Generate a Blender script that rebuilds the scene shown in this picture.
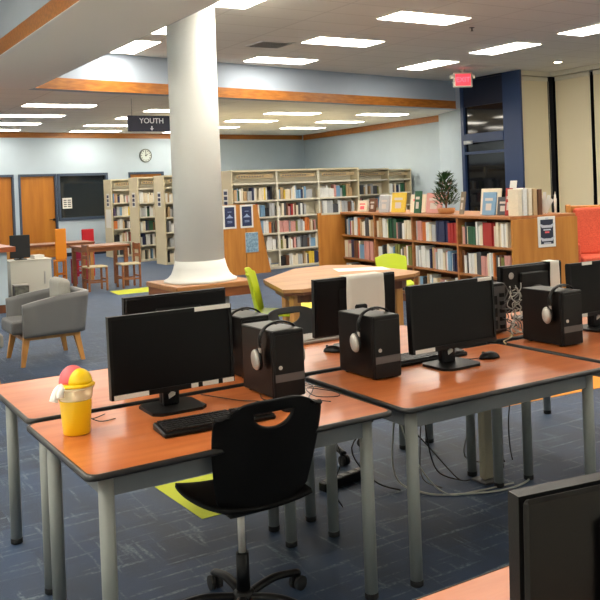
import bpy, bmesh, math, random
from mathutils import Vector, Matrix
random.seed(7)
PI = math.pi
for o in list(bpy.data.objects): bpy.data.objects.remove(o)
SC = bpy.context.scene; C = SC.collection

# ------------------------------------------------------------------ camera, world, exposure
cd = bpy.data.cameras.new('camera'); cam = bpy.data.objects.new('camera', cd); C.objects.link(cam)
F_PX, PITCH, ROLL, EYE, YAW, CX, CY = 871.4, 0.0109, -0.0378, 1.624, 0.5756, 347.7, 194.1
cp, sp = math.cos(PITCH), math.sin(PITCH); c_, s_ = math.cos(ROLL), math.sin(ROLL)
r0 = Vector((1, 0, 0)); f0 = Vector((0, cp, -sp)); u0 = r0.cross(f0)
right = r0*c_ + u0*s_; up = -r0*s_ + u0*c_
def to_room(v): return Vector((math.cos(YAW)*v.x + math.sin(YAW)*v.y, -math.sin(YAW)*v.x + math.cos(YAW)*v.y, v.z))
R_, U_, F_ = to_room(right), to_room(up), to_room(f0)
M = Matrix(((R_.x, U_.x, -F_.x, 0), (R_.y, U_.y, -F_.y, 0), (R_.z, U_.z, -F_.z, EYE), (0, 0, 0, 1)))
cam.matrix_world = M
cd.sensor_width = 36; cd.lens = F_PX/600*36; cd.shift_x = -(CX-300)/600; cd.shift_y = (CY-300)/600
cd.clip_start = .05; cd.clip_end = 200
SC.camera = cam
w = bpy.data.worlds.new('world'); SC.world = w; w.use_nodes = True
w.node_tree.nodes['Background'].inputs[0].default_value = (.55, .6, .68, 1)
w.node_tree.nodes['Background'].inputs[1].default_value = .02
SC.view_settings.view_transform = 'Standard'; SC.view_settings.look = 'None'
SC.view_settings.gamma = 1; SC.view_settings.exposure = .80
SC.view_settings.use_curve_mapping = False
LAMP = 12.5          # brightness of the ceiling troffers

# ------------------------------------------------------------------ materials
def srgb(r, g, b):
    f = lambda x: (x/255/12.92) if x/255 <= .04045 else ((x/255+.055)/1.055)**2.4
    return (f(r), f(g), f(b), 1)
MATS = {}
def mat(name, rgb, rough=.6, metal=0, var=0, scale=8, stretch=(1, 1, 1), bump=0, spec=None, rgb2=None, emit=0, emitcol=None, trans=0, coat=0):
    if name in MATS: return MATS[name]
    m = bpy.data.materials.new(name); m.use_nodes = True; nt = m.node_tree
    b = nt.nodes['Principled BSDF']; b.inputs['Base Color'].default_value = srgb(*rgb)
    b.inputs['Roughness'].default_value = rough; b.inputs['Metallic'].default_value = metal
    if spec is not None: b.inputs['Specular IOR Level'].default_value = spec
    if coat: b.inputs['Coat Weight'].default_value = coat; b.inputs['Coat Roughness'].default_value = .15
    if trans: b.inputs['Transmission Weight'].default_value = trans
    if emit:
        b.inputs['Emission Color'].default_value = srgb(*(emitcol or rgb)); b.inputs['Emission Strength'].default_value = emit
    if var or rgb2 or bump:
        tc = nt.nodes.new('ShaderNodeTexCoord'); mp = nt.nodes.new('ShaderNodeMapping')
        mp.inputs['Scale'].default_value = stretch
        n = nt.nodes.new('ShaderNodeTexNoise'); n.inputs['Scale'].default_value = scale; n.inputs['Detail'].default_value = 5
        nt.links.new(tc.outputs['Object'], mp.inputs[0]); nt.links.new(mp.outputs[0], n.inputs['Vector'])
        if var or rgb2:
            r = nt.nodes.new('ShaderNodeValToRGB'); a = srgb(*rgb)
            if rgb2: z = srgb(*rgb2)
            else: z = tuple(max(0, k*(1-var)) for k in a[:3])+(1,)
            r.color_ramp.elements[0].position = .35; r.color_ramp.elements[1].position = .65
            r.color_ramp.elements[0].color = z; r.color_ramp.elements[1].color = a
            nt.links.new(n.outputs['Fac'], r.inputs[0]); nt.links.new(r.outputs[0], b.inputs['Base Color'])
        if bump:
            bp = nt.nodes.new('ShaderNodeBump'); bp.inputs['Strength'].default_value = bump; bp.inputs['Distance'].default_value = .01
            nt.links.new(n.outputs['Fac'], bp.inputs['Height']); nt.links.new(bp.outputs[0], b.inputs['Normal'])
    MATS[name] = m; return m
def carpet_mat():
    m = bpy.data.materials.new('carpet'); m.use_nodes = True; nt = m.node_tree; N = nt.nodes; Lk = nt.links
    b = N['Principled BSDF']; b.inputs['Roughness'].default_value = .62
    b.inputs['Sheen Weight'].default_value = .8; b.inputs['Sheen Roughness'].default_value = .22; b.inputs['Sheen Tint'].default_value = srgb(170, 200, 245)
    tc = N.new('ShaderNodeTexCoord')
    br = N.new('ShaderNodeTexBrick'); br.offset = .5; br.inputs['Scale'].default_value = 1
    br.inputs['Brick Width'].default_value = .9; br.inputs['Row Height'].default_value = .3
    br.inputs['Mortar Size'].default_value = .006; br.inputs['Bias'].default_value = 0
    br.inputs['Color1'].default_value = srgb(19, 29, 42); br.inputs['Color2'].default_value = srgb(38, 55, 78)
    br.inputs['Mortar'].default_value = srgb(32, 48, 70)
    Lk.new(tc.outputs['Object'], br.inputs['Vector'])
    # streaks of pale thread: noise stretched along x gated by a coarser noise
    def streak(sc, lo, hi):
        mp = N.new('ShaderNodeMapping'); mp.inputs['Scale'].default_value = sc
        n = N.new('ShaderNodeTexNoise'); n.inputs['Scale'].default_value = 1; n.inputs['Detail'].default_value = 3
        r = N.new('ShaderNodeValToRGB'); r.color_ramp.elements[0].position = lo; r.color_ramp.elements[1].position = hi
        Lk.new(tc.outputs['Object'], mp.inputs[0]); Lk.new(mp.outputs[0], n.inputs['Vector']); Lk.new(n.outputs['Fac'], r.inputs[0])
        return r.outputs[0]
    def math_(op, a, c2):
        k = N.new('ShaderNodeMath'); k.operation = op; Lk.new(a, k.inputs[0])
        if isinstance(c2, (int, float)): k.inputs[1].default_value = c2
        else: Lk.new(c2, k.inputs[1])
        return k.outputs[0]
    s1 = math_('MULTIPLY', streak((2.2, 26, 1), .58, .66), streak((60, 60, 1), .35, .6))
    s2 = math_('MULTIPLY', streak((26, 2.2, 1), .60, .68), streak((60, 60, 1), .35, .6))
    s = math_('MAXIMUM', s1, s2)
    soft = streak((5, 1.3, 1), .35, .7)
    mx0 = N.new('ShaderNodeMix'); mx0.data_type = 'RGBA'; mx0.inputs['B'].default_value = srgb(40, 68, 108)
    k0 = math_('MULTIPLY', soft, .45); Lk.new(k0, mx0.inputs['Factor']); Lk.new(br.outputs['Color'], mx0.inputs['A'])
    mx = N.new('ShaderNodeMix'); mx.data_type = 'RGBA'; mx.inputs['B'].default_value = srgb(108, 122, 132)
    k = math_('MULTIPLY', s, .8); Lk.new(k, mx.inputs['Factor']); Lk.new(mx0.outputs['Result'], mx.inputs['A'])
    Lk.new(mx.outputs['Result'], b.inputs['Base Color'])
    n = N.new('ShaderNodeTexNoise'); n.inputs['Scale'].default_value = 220; Lk.new(tc.outputs['Object'], n.inputs['Vector'])
    bp = N.new('ShaderNodeBump'); bp.inputs['Strength'].default_value = .3; bp.inputs['Distance'].default_value = .004
    Lk.new(n.outputs['Fac'], bp.inputs['Height']); Lk.new(bp.outputs[0], b.inputs['Normal'])
    return m
def tile_mat(name, c1, grout, bw, rh):
    m = bpy.data.materials.new(name); m.use_nodes = True; nt = m.node_tree; N = nt.nodes
    b = N['Principled BSDF']; b.inputs['Roughness'].default_value = .85
    tc = N.new('ShaderNodeTexCoord'); br = N.new('ShaderNodeTexBrick'); br.offset = 0
    br.inputs['Scale'].default_value = 1; br.inputs['Brick Width'].default_value = bw; br.inputs['Row Height'].default_value = rh
    br.inputs['Mortar Size'].default_value = .012
    br.inputs['Color1'].default_value = c1; br.inputs['Color2'].default_value = tuple(x*.97 for x in c1[:3])+(1,); br.inputs['Mortar'].default_value = grout
    nt.links.new(tc.outputs['Object'], br.inputs['Vector']); nt.links.new(br.outputs['Color'], b.inputs['Base Color'])
    return m
WALL = mat('wall_paint', (184, 199, 210), .75, var=.03, scale=3)
FASC = mat('fascia_paint', (176, 188, 202), .75, var=.03, scale=3)
CEIL = tile_mat('ceiling_tile', srgb(246, 242, 232), srgb(226, 221, 210), 1.22, .61)
SOFF = mat('soffit_paint', (244, 241, 234), .8)
TRIM = mat('oak_trim', (184, 116, 42), .38, rgb2=(152, 90, 30), scale=3, stretch=(.6, 9, 9))
CARPET = carpet_mat()
TOP = mat('cherry_laminate', (208, 122, 68), .3, rgb2=(190, 100, 48), scale=2.2, stretch=(1, 7, 1), coat=.25)
EDGE = mat('black_edge', (26, 24, 24), .35)
STEEL = mat('grey_steel', (132, 136, 134), .45, metal=.1)
RUBBER = mat('rubber', (16, 16, 17), .7)
BLK = mat('black_plastic', (10, 10, 11), .42, bump=.05, scale=300, spec=.25)
BLK2 = mat('black_case', (12, 11, 12), .38, spec=.25)
SCRN = mat('screen', (6, 6, 7), .4, spec=.18)
CHBLK = mat('chair_black', (4, 4, 5), .6, spec=.15)
SILV = mat('silver', (196, 192, 186), .35, metal=.4)
DSILV = mat('dark_silver', (92, 90, 90), .4, metal=.3)
WHT = mat('white_sticker', (226, 224, 218), .6)
PAPER = mat('paper', (232, 229, 220), .8)
OAK = mat('oak_veneer', (196, 132, 58), .42, rgb2=(176, 112, 44), scale=2, stretch=(6, 6, .7))
OAKH = mat('oak_board', (176, 116, 66), .42, rgb2=(150, 94, 50), scale=2, stretch=(1, 8, 8))
WOODD = mat('dark_wood', (120, 70, 40), .4, rgb2=(98, 54, 30), scale=3, stretch=(6, 6, 1))
WOODM = mat('maple_top', (182, 134, 86), .45, rgb2=(164, 116, 70), scale=2, stretch=(1, 7, 1))
LEGW = mat('light_wood_leg', (206, 150, 82), .4, rgb2=(186, 128, 64), scale=4, stretch=(6, 6, 1))
NAVY = mat('navy_frame', (34, 58, 98), .4)
NAVYD = mat('navy_dark', (22, 30, 52), .35)
DOORW = mat('door_veneer', (190, 122, 38), .4, rgb2=(172, 104, 28), scale=1.6, stretch=(5, 5, .5))
DFRM = mat('blue_grey_frame', (58, 72, 92), .45)
BEIGE = mat('beige_steel', (208, 196, 164), .5)
CREAM = mat('cream_steel', (222, 216, 196), .5)
SHADE = mat('shade_fabric', (232, 220, 188), .85, bump=.1, scale=400)
COLW = mat('column_paint', (236, 237, 232), .6)
GREY = mat('grey_vinyl', (108, 108, 108), .42)
GREYL = mat('pale_grey_vinyl', (158, 156, 148), .48)
LIME = mat('lime_plastic', (186, 204, 30), .4)
LIMER = mat('lime_carpet', (196, 204, 60), .9, bump=.3, scale=200)
ORR = mat('orange_carpet', (222, 142, 44), .9, bump=.3, scale=200)
YLR = mat('yellow_carpet', (226, 206, 84), .9, bump=.3, scale=200)
RED = mat('red_plastic', (196, 30, 44), .4)
MAG = mat('magenta_plastic', (168, 30, 70), .4)
ORG = mat('orange_plastic', (246, 150, 30), .4)
CORAL = mat('coral_fabric', (214, 92, 62), .8, bump=.3, scale=60, rgb2=(190, 72, 48))
YEL = mat('yellow_drink', (244, 196, 12), .35)
YELD = mat('yellow_dome', (250, 206, 8), .4)
PINK = mat('pink_dome', (232, 100, 106), .45)
CLEAR = mat('clear_lid', (250, 236, 196), .2, trans=.5)
LEAF = mat('leaf', (46, 84, 40), .5, var=.5, scale=20)
TERR = mat('terracotta', (178, 120, 70), .7)
PNAVY = mat('poster_navy', (34, 46, 84), .5)
PCHAR = mat('poster_charcoal', (42, 46, 64), .5)
PLBL = mat('poster_pale_blue', (150, 178, 196), .5, rgb2=(96, 130, 150), scale=30)
CABW = mat('cabinet_white', (214, 210, 196), .5)
CNTB = mat('counter_pale_blue', (190, 206, 216), .6)
CABLE_B = mat('black_cable', (12, 12, 14), .45)
CABLE_W = mat('white_cable', (176, 176, 168), .5)
DIFF = mat('diffuser', (255, 250, 240), .6, emit=LAMP, emitcol=(255, 247, 232))
GLASSD = mat('dark_glass', (12, 15, 22), .06, spec=.6)
NIGHT = mat('night_void', (10, 12, 16), .8)

# ------------------------------------------------------------------ mesh helpers
def nb(): return bmesh.new()
def box(bm, c, s, rot=None, bev=0, mi=0, seg=1):
    r = bmesh.ops.create_cube(bm, size=1)
    vs = r['verts']
    for v in vs: v.co = Vector((v.co.x*s[0], v.co.y*s[1], v.co.z*s[2]))
    fs = set(f for v in vs for f in v.link_faces)
    for f in fs: f.material_index = mi
    if bev:
        es = list(set(e for v in vs for e in v.link_edges))
        q = bmesh.ops.bevel(bm, geom=es, offset=bev, segments=seg, affect='EDGES', profile=.5, clamp_overlap=True, material=-1)
        vs = list(set(q['verts']) | set(v for v in vs if v.is_valid))
        for f in q['faces']: f.material_index = mi
    if rot is not None: bmesh.ops.rotate(bm, verts=vs, cent=(0, 0, 0), matrix=rot)
    bmesh.ops.translate(bm, verts=vs, vec=c)
    return vs
def bx(bm, x0, x1, y0, y1, z0, z1, **k):
    return box(bm, ((x0+x1)/2, (y0+y1)/2, (z0+z1)/2), (abs(x1-x0), abs(y1-y0), abs(z1-z0)), **k)
def prism(bm, pts, z0, z1, mi=0, bev=0, smooth=False):
    lo = [bm.verts.new((x, y, z0)) for x, y in pts]; hi = [bm.verts.new((x, y, z1)) for x, y in pts]
    n = len(pts); fs = [bm.faces.new(lo[::-1]), bm.faces.new(hi)]
    for i in range(n):
        f = bm.faces.new((lo[i], lo[(i+1) % n], hi[(i+1) % n], hi[i])); f.smooth = smooth; fs.append(f)
    for f in fs: f.material_index = mi
    bmesh.ops.recalc_face_normals(bm, faces=fs)
    return lo+hi
def vprism(bm, pts, y0, y1, mi=0):          # outline in x,z pushed along y
    vs = prism(bm, pts, 0, 1, mi)
    for v in vs: v.co = Vector((v.co.x, y0+(y1-y0)*v.co.z, v.co.y))
    bmesh.ops.recalc_face_normals(bm, faces=list(set(f for v in vs for f in v.link_faces)))
    return vs
def lathe(bm, prof, seg=24, c=(0, 0, 0), mi=0, axis=None):
    rings = []
    for r, z in prof:
        rings.append([bm.verts.new((r*math.cos(2*PI*i/seg), r*math.sin(2*PI*i/seg), z)) for i in range(seg)])
    vs = [v for q in rings for v in q]; fs = []
    for a, b in zip(rings, rings[1:]):
        for i in range(seg):
            f = bm.faces.new((a[i], a[(i+1) % seg], b[(i+1) % seg], b[i])); f.smooth = True; fs.append(f)
    fs.append(bm.faces.new(rings[0][::-1])); fs.append(bm.faces.new(rings[-1]))
    for f in fs: f.material_index = mi
    if axis is not None: bmesh.ops.rotate(bm, verts=vs, cent=(0, 0, 0), matrix=Vector((0, 0, 1)).rotation_difference(Vector(axis)).to_matrix())
    bmesh.ops.translate(bm, verts=vs, vec=c)
    bmesh.ops.recalc_face_normals(bm, faces=fs)
    return vs
def cyl(bm, a, b, r0, r1=None, seg=16, mi=0):
    a, b = Vector(a), Vector(b); r1 = r0 if r1 is None else r1
    return lathe(bm, [(r0, 0), (r1, (b-a).length)], seg, a, mi, axis=(b-a).normalized())
def spline(pts, n=6):
    P = [Vector(p) for p in pts]; P = [P[0]]+P+[P[-1]]; out = []
    for i in range(1, len(P)-2):
        for k in range(n):
            t = k/n; a, b, c, d = P[i-1], P[i], P[i+1], P[i+2]
            out.append(.5*((2*b)+(-a+c)*t+(2*a-5*b+4*c-d)*t*t+(-a+3*b-3*c+d)*t**3))
    out.append(P[-2]); return out
def tube(bm, pts, r, seg=8, n=6, mi=0, flat=None):
    P = spline(pts, n) if n > 1 else [Vector(p) for p in pts]
    rings = []; up_ = Vector((0, 0, 1))
    for i, p in enumerate(P):
        t = (P[min(i+1, len(P)-1)]-P[max(i-1, 0)]).normalized()
        if abs(t.dot(up_)) > .97: up_ = Vector((1, 0, 0)) if abs(t.x) < .9 else Vector((0, 1, 0))
        s = t.cross(up_).normalized(); q = s.cross(t).normalized(); up_ = q
        ra = r; rb = r if flat is None else flat
        rings.append([bm.verts.new(p+s*ra*math.cos(2*PI*k/seg)+q*rb*math.sin(2*PI*k/seg)) for k in range(seg)])
    fs = []
    for a, b in zip(rings, rings[1:]):
        for i in range(seg):
            f = bm.faces.new((a[i], a[(i+1) % seg], b[(i+1) % seg], b[i])); f.smooth = True; fs.append(f)
    fs.append(bm.faces.new(rings[0][::-1])); fs.append(bm.faces.new(rings[-1]))
    for f in fs: f.material_index = mi
    bmesh.ops.recalc_face_normals(bm, faces=fs)
def grid_shell(bm, fn, nu, nv, th, hole=None, mi=0, snap=None):
    """surface fn(s,t) with thickness th; hole(s,t) True cuts the cell away"""
    def par(i, j):
        s, q = i/nu, j/nv
        if snap:
            cells = [hole((a+.5)/nu, (c+.5)/nv) for a in (i-1, i) for c in (j-1, j)]
            if any(cells) and not all(cells): return snap(s, q)
        return s, q
    g = [[Vector(fn(*par(i, j))) for j in range(nv+1)] for i in range(nu+1)]
    def nrm(i, j):
        a = g[min(i+1, nu)][j]-g[max(i-1, 0)][j]; b = g[i][min(j+1, nv)]-g[i][max(j-1, 0)]
        return a.cross(b).normalized()
    A = [[bm.verts.new(g[i][j]) for j in range(nv+1)] for i in range(nu+1)]
    B = [[bm.verts.new(g[i][j]+nrm(i, j)*th) for j in range(nv+1)] for i in range(nu+1)]
    keep = lambda i, j: 0 <= i < nu and 0 <= j < nv and not (hole and hole((i+.5)/nu, (j+.5)/nv))
    fs = []
    for i in range(nu):
        for j in range(nv):
            if not keep(i, j): continue
            fs.append(bm.faces.new((A[i][j], A[i][j+1], A[i+1][j+1], A[i+1][j]))); fs.append(bm.faces.new((B[i][j], B[i+1][j], B[i+1][j+1], B[i][j+1])))
            for di, dj, p, q in ((-1, 0, (i, j), (i, j+1)), (1, 0, (i+1, j+1), (i+1, j)), (0, -1, (i+1, j), (i, j)), (0, 1, (i, j+1), (i+1, j+1))):
                if not keep(i+di, j+dj):
                    fs.append(bm.faces.new((A[p[0]][p[1]], B[p[0]][p[1]], B[q[0]][q[1]], A[q[0]][q[1]])))
    for f in fs: f.smooth = True; f.material_index = mi
    bmesh.ops.recalc_face_normals(bm, faces=fs)
    lone = [v for v in bm.verts if not v.link_faces]
    bmesh.ops.delete(bm, geom=lone, context='VERTS')
def obj(name, bm, m, parent=None, label=None, loc=None, rotz=None):
    me = bpy.data.meshes.new(name); bm.to_mesh(me); bm.free()
    for k in (m if isinstance(m, (list, tuple)) else [m]): me.materials.append(k)
    o = bpy.data.objects.new(name, me); C.objects.link(o)
    if parent: o.parent = parent
    if label: o['label'] = label
    if loc is not None: o.location = loc
    if rotz is not None: o.rotation_euler = (0, 0, rotz)
    return o
def thing(name, label, cat, loc=(0, 0, 0), rotz=0, group=None):
    o = bpy.data.objects.new(name, None); C.objects.link(o); o.empty_display_size = .1
    o.location = loc; o.rotation_euler = (0, 0, rotz); o['label'] = label; o['category'] = cat
    if group: o['group'] = group
    return o
def tag(o, label, cat, group=None, kind=None):
    o['label'] = label; o['category'] = cat
    if group: o['group'] = group
    if kind: o['kind'] = kind
    return o
def struct(name, bm, m, parent=None, loc=None, rotz=None):
    o = obj(name, bm, m, parent, loc=loc, rotz=rotz)
    if not parent: o['kind'] = 'structure'
    return o
def dup(root, loc, rotz, label, group=None):
    r = root.copy(); C.objects.link(r); r.location = loc; r.rotation_euler = (0, 0, rotz); r['label'] = label
    if group: r['group'] = group
    for ch in list(root.children):
        c = ch.copy(); C.objects.link(c); c.parent = r
        for g in ch.children:
            d = g.copy(); C.objects.link(d); d.parent = c
    return r
def text_mesh(name, s, size, m, parent, loc, rot, depth=.002, align='CENTER'):
    cu = bpy.data.curves.new(name, 'FONT'); cu.body = s; cu.size = size; cu.extrude = depth; cu.align_x = align; cu.align_y = 'CENTER'
    cu.offset = size*.012
    t = bpy.data.objects.new(name, cu); me = bpy.data.meshes.new_from_object(t); me.name = name
    bpy.data.objects.remove(t); me.materials.append(m)
    o = bpy.data.objects.new(name, me); C.objects.link(o); o.location = loc; o.rotation_euler = rot
    if parent: o.parent = parent
    return o

# ------------------------------------------------------------------ room shell
ZL, ZH = 3.28, 3.904
H0 = Vector((3.3, 13.75)); H1 = Vector((13.15, 15.5)); HD = (H1-H0).normalized(); HN = Vector((-HD.y, HD.x))
WA = math.radians(8.25); W0 = Vector((4.7, 23.2)); WX = Vector((math.cos(WA), math.sin(WA))); WN = Vector((-WX.y, WX.x))
b = nb(); bx(b, -.5, 14.6, 1.2, 26, -.1, 0); bx(b, -6, -.5, 13, 26, -.1, 0); struct('floor', b, CARPET)
BOUNCE_FLOOR = mat('bounce_floor', (232, 228, 216), .5, var=.05, scale=4)     # unseen pale floor behind and left of the camera, added to bounce light upward
b = nb(); bx(b, -6, 14.6, -5, 1.2, -.1, 0); bx(b, -6, -.5, 1.2, 13, -.1, 0); struct('floor', b, BOUNCE_FLOOR)
def vwall(bm, p, q, z0, z1, th, mi=0):       # wall from p to q, thickness to the left of p->q
    p, q = Vector(p), Vector(q); d = (q-p).normalized(); n = Vector((-d.y, d.x))*th
    prism(bm, [tuple(p), tuple(q), tuple(q+n), tuple(p+n)], z0, z1, mi)
ex = W0 - WX*10.9; ey = W0 + WX*9.72
# back wall with the openings for doors and window
wroot = bpy.data.objects.new('wall_far', None); C.objects.link(wroot); wroot.location = (W0.x, W0.y, 0); wroot.rotation_euler = (0, 0, WA); wroot['kind'] = 'structure'
b = nb()
cuts = [(-.66, .26, 0, 2.2), (.38, 1.38, 0, 2.2), (1.40, 2.83, .95, 2.2), (3.45, 4.55, 0, 2.2)]
x = -10.9
for x0, x1, z0, z1 in cuts:
    bx(b, x, x0, 0, .15, 0, ZL)
    bx(b, x0, x1, 0, .15, z1, ZL)
    if z0 > 0: bx(b, x0, x1, 0, .15, 0, z0)
    x = x1
bx(b, x, 9.8, 0, .15, 0, ZL)
obj('wall_panel', b, WALL, wroot)
b = nb(); bx(b, -10.9, 9.65, -.02, 0, ZL-.14, ZL); struct('trim_1', b, TRIM, loc=(W0.x, W0.y, 0), rotz=WA)
b = nb(); 
for x0, x1 in ((-10.9, -.66), (.26, .38), (1.38, 3.45), (4.55, 9.65)): bx(b, x0, x1, -.012, 0, 0, .1)
struct('baseboard_far', b, NAVYD, loc=(W0.x, W0.y, 0), rotz=WA)
b = nb(); vwall(b, (13.96, 16.9), tuple(ey+Vector((.05, .2))), 0, ZL, -.15); struct('wall_side', b, WALL)
b = nb(); vwall(b, (13.94, 17.0), tuple(ey-Vector((.03, .1))), ZL-.16, ZL, .03); struct('trim_2', b, TRIM)
b = nb(); vwall(b, (13.94, 17.0), tuple(ey-Vector((.03, .1))), 0, .1, .012); struct('baseboard_side', b, NAVYD)
b = nb(); prism(b, [(13.74, 16.9), (13.52, 16.2), (13.12, 15.302), (14.5, 15.302), (14.5, 16.9)], 0, ZL); struct('wall_pier', b, WALL)
b = nb(); prism(b, [tuple(H0), tuple(H1), (14.6, 15.5), (14.6, 15.8), tuple(H1+HN*.25), tuple(H0+HN*.25)], ZL, ZH+.05); struct('wall_header', b, FASC)
b = nb(); vwall(b, H0-HN*.0, H1-HN*.0, ZL-.005, ZL+.175, -.02); struct('trim_3', b, TRIM)
# the dropped beam and its fascias
b = nb(); bx(b, 2.2, 2.3, -5, 13.75, ZL, ZH+.05); struct('wall_beam_near', b, FASC)
b = nb(); bx(b, 2.18, 2.2, -5, 13.75, ZL-.005, ZL+.175); struct('trim_4', b, TRIM)
b = nb(); bx(b, 3.2, 3.3, -5, 13.75, ZL, ZH+.05); struct('wall_beam_far', b, FASC)
b = nb(); bx(b, -6, 2.2, 13.75, 13.85, ZL, ZH+.05); struct('wall_header_left', b, FASC)
b = nb(); bx(b, 2.18, 3.27, -5, 13.75, ZL-.012, ZL-.006); bx(b, 2.3, 3.2, -5, 13.75, ZL, ZL+.05); struct('ceiling_soffit', b, SOFF)
b = nb(); bx(b, 3.3, 14.6, -5, 15.9, ZH, ZH+.1); struct('ceiling', b, CEIL)
b = nb(); bx(b, -6, 2.2, -5, 13.85, ZH, ZH+.1); struct('ceiling_left', b, CEIL)
b = nb(); prism(b, [(-6, 13.85), (2.2, 13.85), (3.3, 13.85), tuple(H0+HN*.25), tuple(H1+HN*.25), (14.6, 15.8), (14.6, 25.5), (-6, 25.5)], ZL, ZL+.06); struct('ceiling_low', b, CEIL)
b = nb(); bx(b, 14.45, 14.6, -5, 15.5, 0, ZH); struct('wall_right', b, WALL)
b = nb(); bx(b, -6, 14.6, -5.15, -5, 0, ZH); struct('wall_near', b, WALL)
b = nb(); bx(b, -6.15, -6, -5, 23, 0, ZH); struct('wall_left', b, WALL)

# doors and the office window in the far wall
def door(name, x0, x1, side, swing=True):
    r = bpy.data.objects.new(name, None); C.objects.link(r); r['kind'] = 'structure'; r.location = (W0.x, W0.y, 0); r.rotation_euler = (0, 0, WA)
    b = nb(); bx(b, x0, x0+.05, -.03, .14, 0, 2.2); bx(b, x1-.05, x1, -.03, .14, 0, 2.2); bx(b, x0+.05, x1-.05, -.03, .14, 2.14, 2.2); obj('door_frame', b, DFRM, r)
    b = nb(); bx(b, x0+.055, x1-.055, .03, .075, .01, 2.135); lf = obj('door_leaf', b, DOORW, r)
    b = nb(); hx = x1-.1 if side > 0 else x0+.1
    cyl(b, (hx, .03, 1.0), (hx, -.025, 1.0), .03); tube(b, [(hx, -.02, 1.0), (hx-.06*side, -.03, 1.0), (hx-.13*side, -.03, 1.0)], .01); obj('door_handle', b, BLK, lf)
    return r
door('door_1', -.66, .26, -1); door('door_2', .38, 1.38, 1); door('door_3', 3.45, 4.55, 1)
r = bpy.data.objects.new('window_1', None); C.objects.link(r); r['kind'] = 'structure'; r.location = (W0.x, W0.y, 0); r.rotation_euler = (0, 0, WA)
b = nb()
for q in ((1.40, 2.83, .95, 1.03), (1.40, 2.83, 2.13, 2.2), (1.40, 1.47, 1.03, 2.13), (2.76, 2.83, 1.03, 2.13)): bx(b, q[0], q[1], -.03, .14, q[2], q[3])
obj('window_frame', b, DFRM, r)
b = nb(); bx(b, 1.47, 2.76, .05, .058, 1.03, 2.13); obj('pane', b, mat('office_glass', (30, 38, 44), .1, spec=.8), r)
b = nb(); bx(b, 1.54, 1.80, .03, .036, 1.27, 1.55); ps = obj('notice_sheet', b, PAPER, r, 'white notice taped inside the dark window')
b = nb()
for k in range(4): bx(b, 1.57, 1.65, .026, .03, 1.31+k*.055, 1.34+k*.055); bx(b, 1.68, 1.77, .026, .03, 1.31+k*.055, 1.34+k*.055)
obj('notice_print', b, DSILV, ps)
b = nb(); bx(b, 1.2, 3.1, 2.0, 2.05, .3, 3.0); bx(b, 1.2, 1.25, .16, 2, .3, 3); bx(b, 3.05, 3.1, .16, 2, .3, 3); struct('wall_office', b, mat('office_wall', (70, 78, 84), .8), loc=(W0.x, W0.y, 0), rotz=WA)

# navy storefront (window_2) on the plane u = 13.1, seen obliquely
r = bpy.data.objects.new('window_2', None); C.objects.link(r); r['kind'] = 'structure'
b = nb()
bx(b, 13.08, 13.13, 13.36, 13.90, 0, ZH)             # broad corner post
bx(b, 13.08, 13.2, 15.2, 15.3, 0, ZH)
bx(b, 13.06, 13.2, 13.901, 15.199, 2.46, 2.66)
bx(b, 13.08, 13.2, 13.901, 15.199, 0, .2)
bx(b, 13.08, 13.2, 13.901, 15.199, 2.2, 2.26)
obj('window_frame', b, NAVY, r)
b = nb(); bx(b, 13.1, 13.18, 13.9, 15.2, 3.28, ZH); obj('header_panel', b, NAVYD, r)
b = nb(); bx(b, 13.14, 13.15, 13.9, 15.2, .2, 3.28); obj('pane', b, GLASSD, r)
b = nb(); bx(b, 13.22, 14.45, 13.64, 13.7, 0, ZH); struct('wall_corner', b, mat('mullion_dark', (46, 46, 50), .6))
b = nb(); bx(b, 13.05, 13.09, 13.9, 15.2, ZH-.04, ZH); struct('trim_5', b, NAVYD)
b = nb(); bx(b, 13.1, 14.45, 15.302, 15.48, ZL+.001, ZH); struct('wall_header_end', b, FASC)
t = thing('door_closer', 'white boxy door closer at the left of the navy transom', 'door closer', (13.05, 15.02, 2.47))
b = nb(); bx(b, -.03, .008, -.14, .14, -.04, .04, bev=.006); obj('closer_body', b, mat('closer', (170, 178, 184), .4), t)
b = nb(); bx(b, -.05, -.031, -.12, .0, -.012, .0); obj('closer_arm', b, SILV, t)
# dark glazing behind the roller shades
b = nb(); bx(b, 14.36, 14.40, -4.9, 13.64, .3, ZH-.1); r = obj('window_3', b, GLASSD); r['kind'] = 'structure'
b = nb(); bx(b, 14.1, 14.34, -4.9, 13.5, ZH-.1, ZH-.002); bx(b, 13.23, 14.1, 13.46, 13.63, ZH-.1, ZH-.002); struct('trim_6', b, CREAM)

def roller_shade(p, q, label):
    p, q = Vector(p), Vector(q); d = (q-p); L = d.length; a = math.atan2(d.y, d.x)
    t = thing('roller_shade', label, 'window shade', (p.x, p.y, 0), a, 'roller shades')
    b = nb(); bx(b, 0, L, -.006, 0, .36, ZH-.16); obj('fabric', b, SHADE, t)
    b = nb(); bx(b, 0, L, -.03, .03, ZH-.20, ZH-.11, bev=.01); obj('cassette', b, CREAM, t)
    b = nb(); bx(b, 0, L, -.012, .006, .33, .36, bev=.004); obj('hem_bar', b, CREAM, t)
    b = nb(); tube(b, [(L+.018, -.02, ZH-.2), (L+.018, -.02, 1.2)], .004, n=1); obj('pull_chain', b, CREAM, t)
roller_shade((13.30, 13.55), (14.08, 13.55), 'narrow cream roller shade beside the navy window frame')
roller_shade((14.2, 13.42), (14.2, 12.46), 'wide cream roller shade, first one past the room corner')
roller_shade((14.2, 12.36), (14.2, 10.9), 'cream roller shade cut off by the right edge of the photo')

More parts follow.
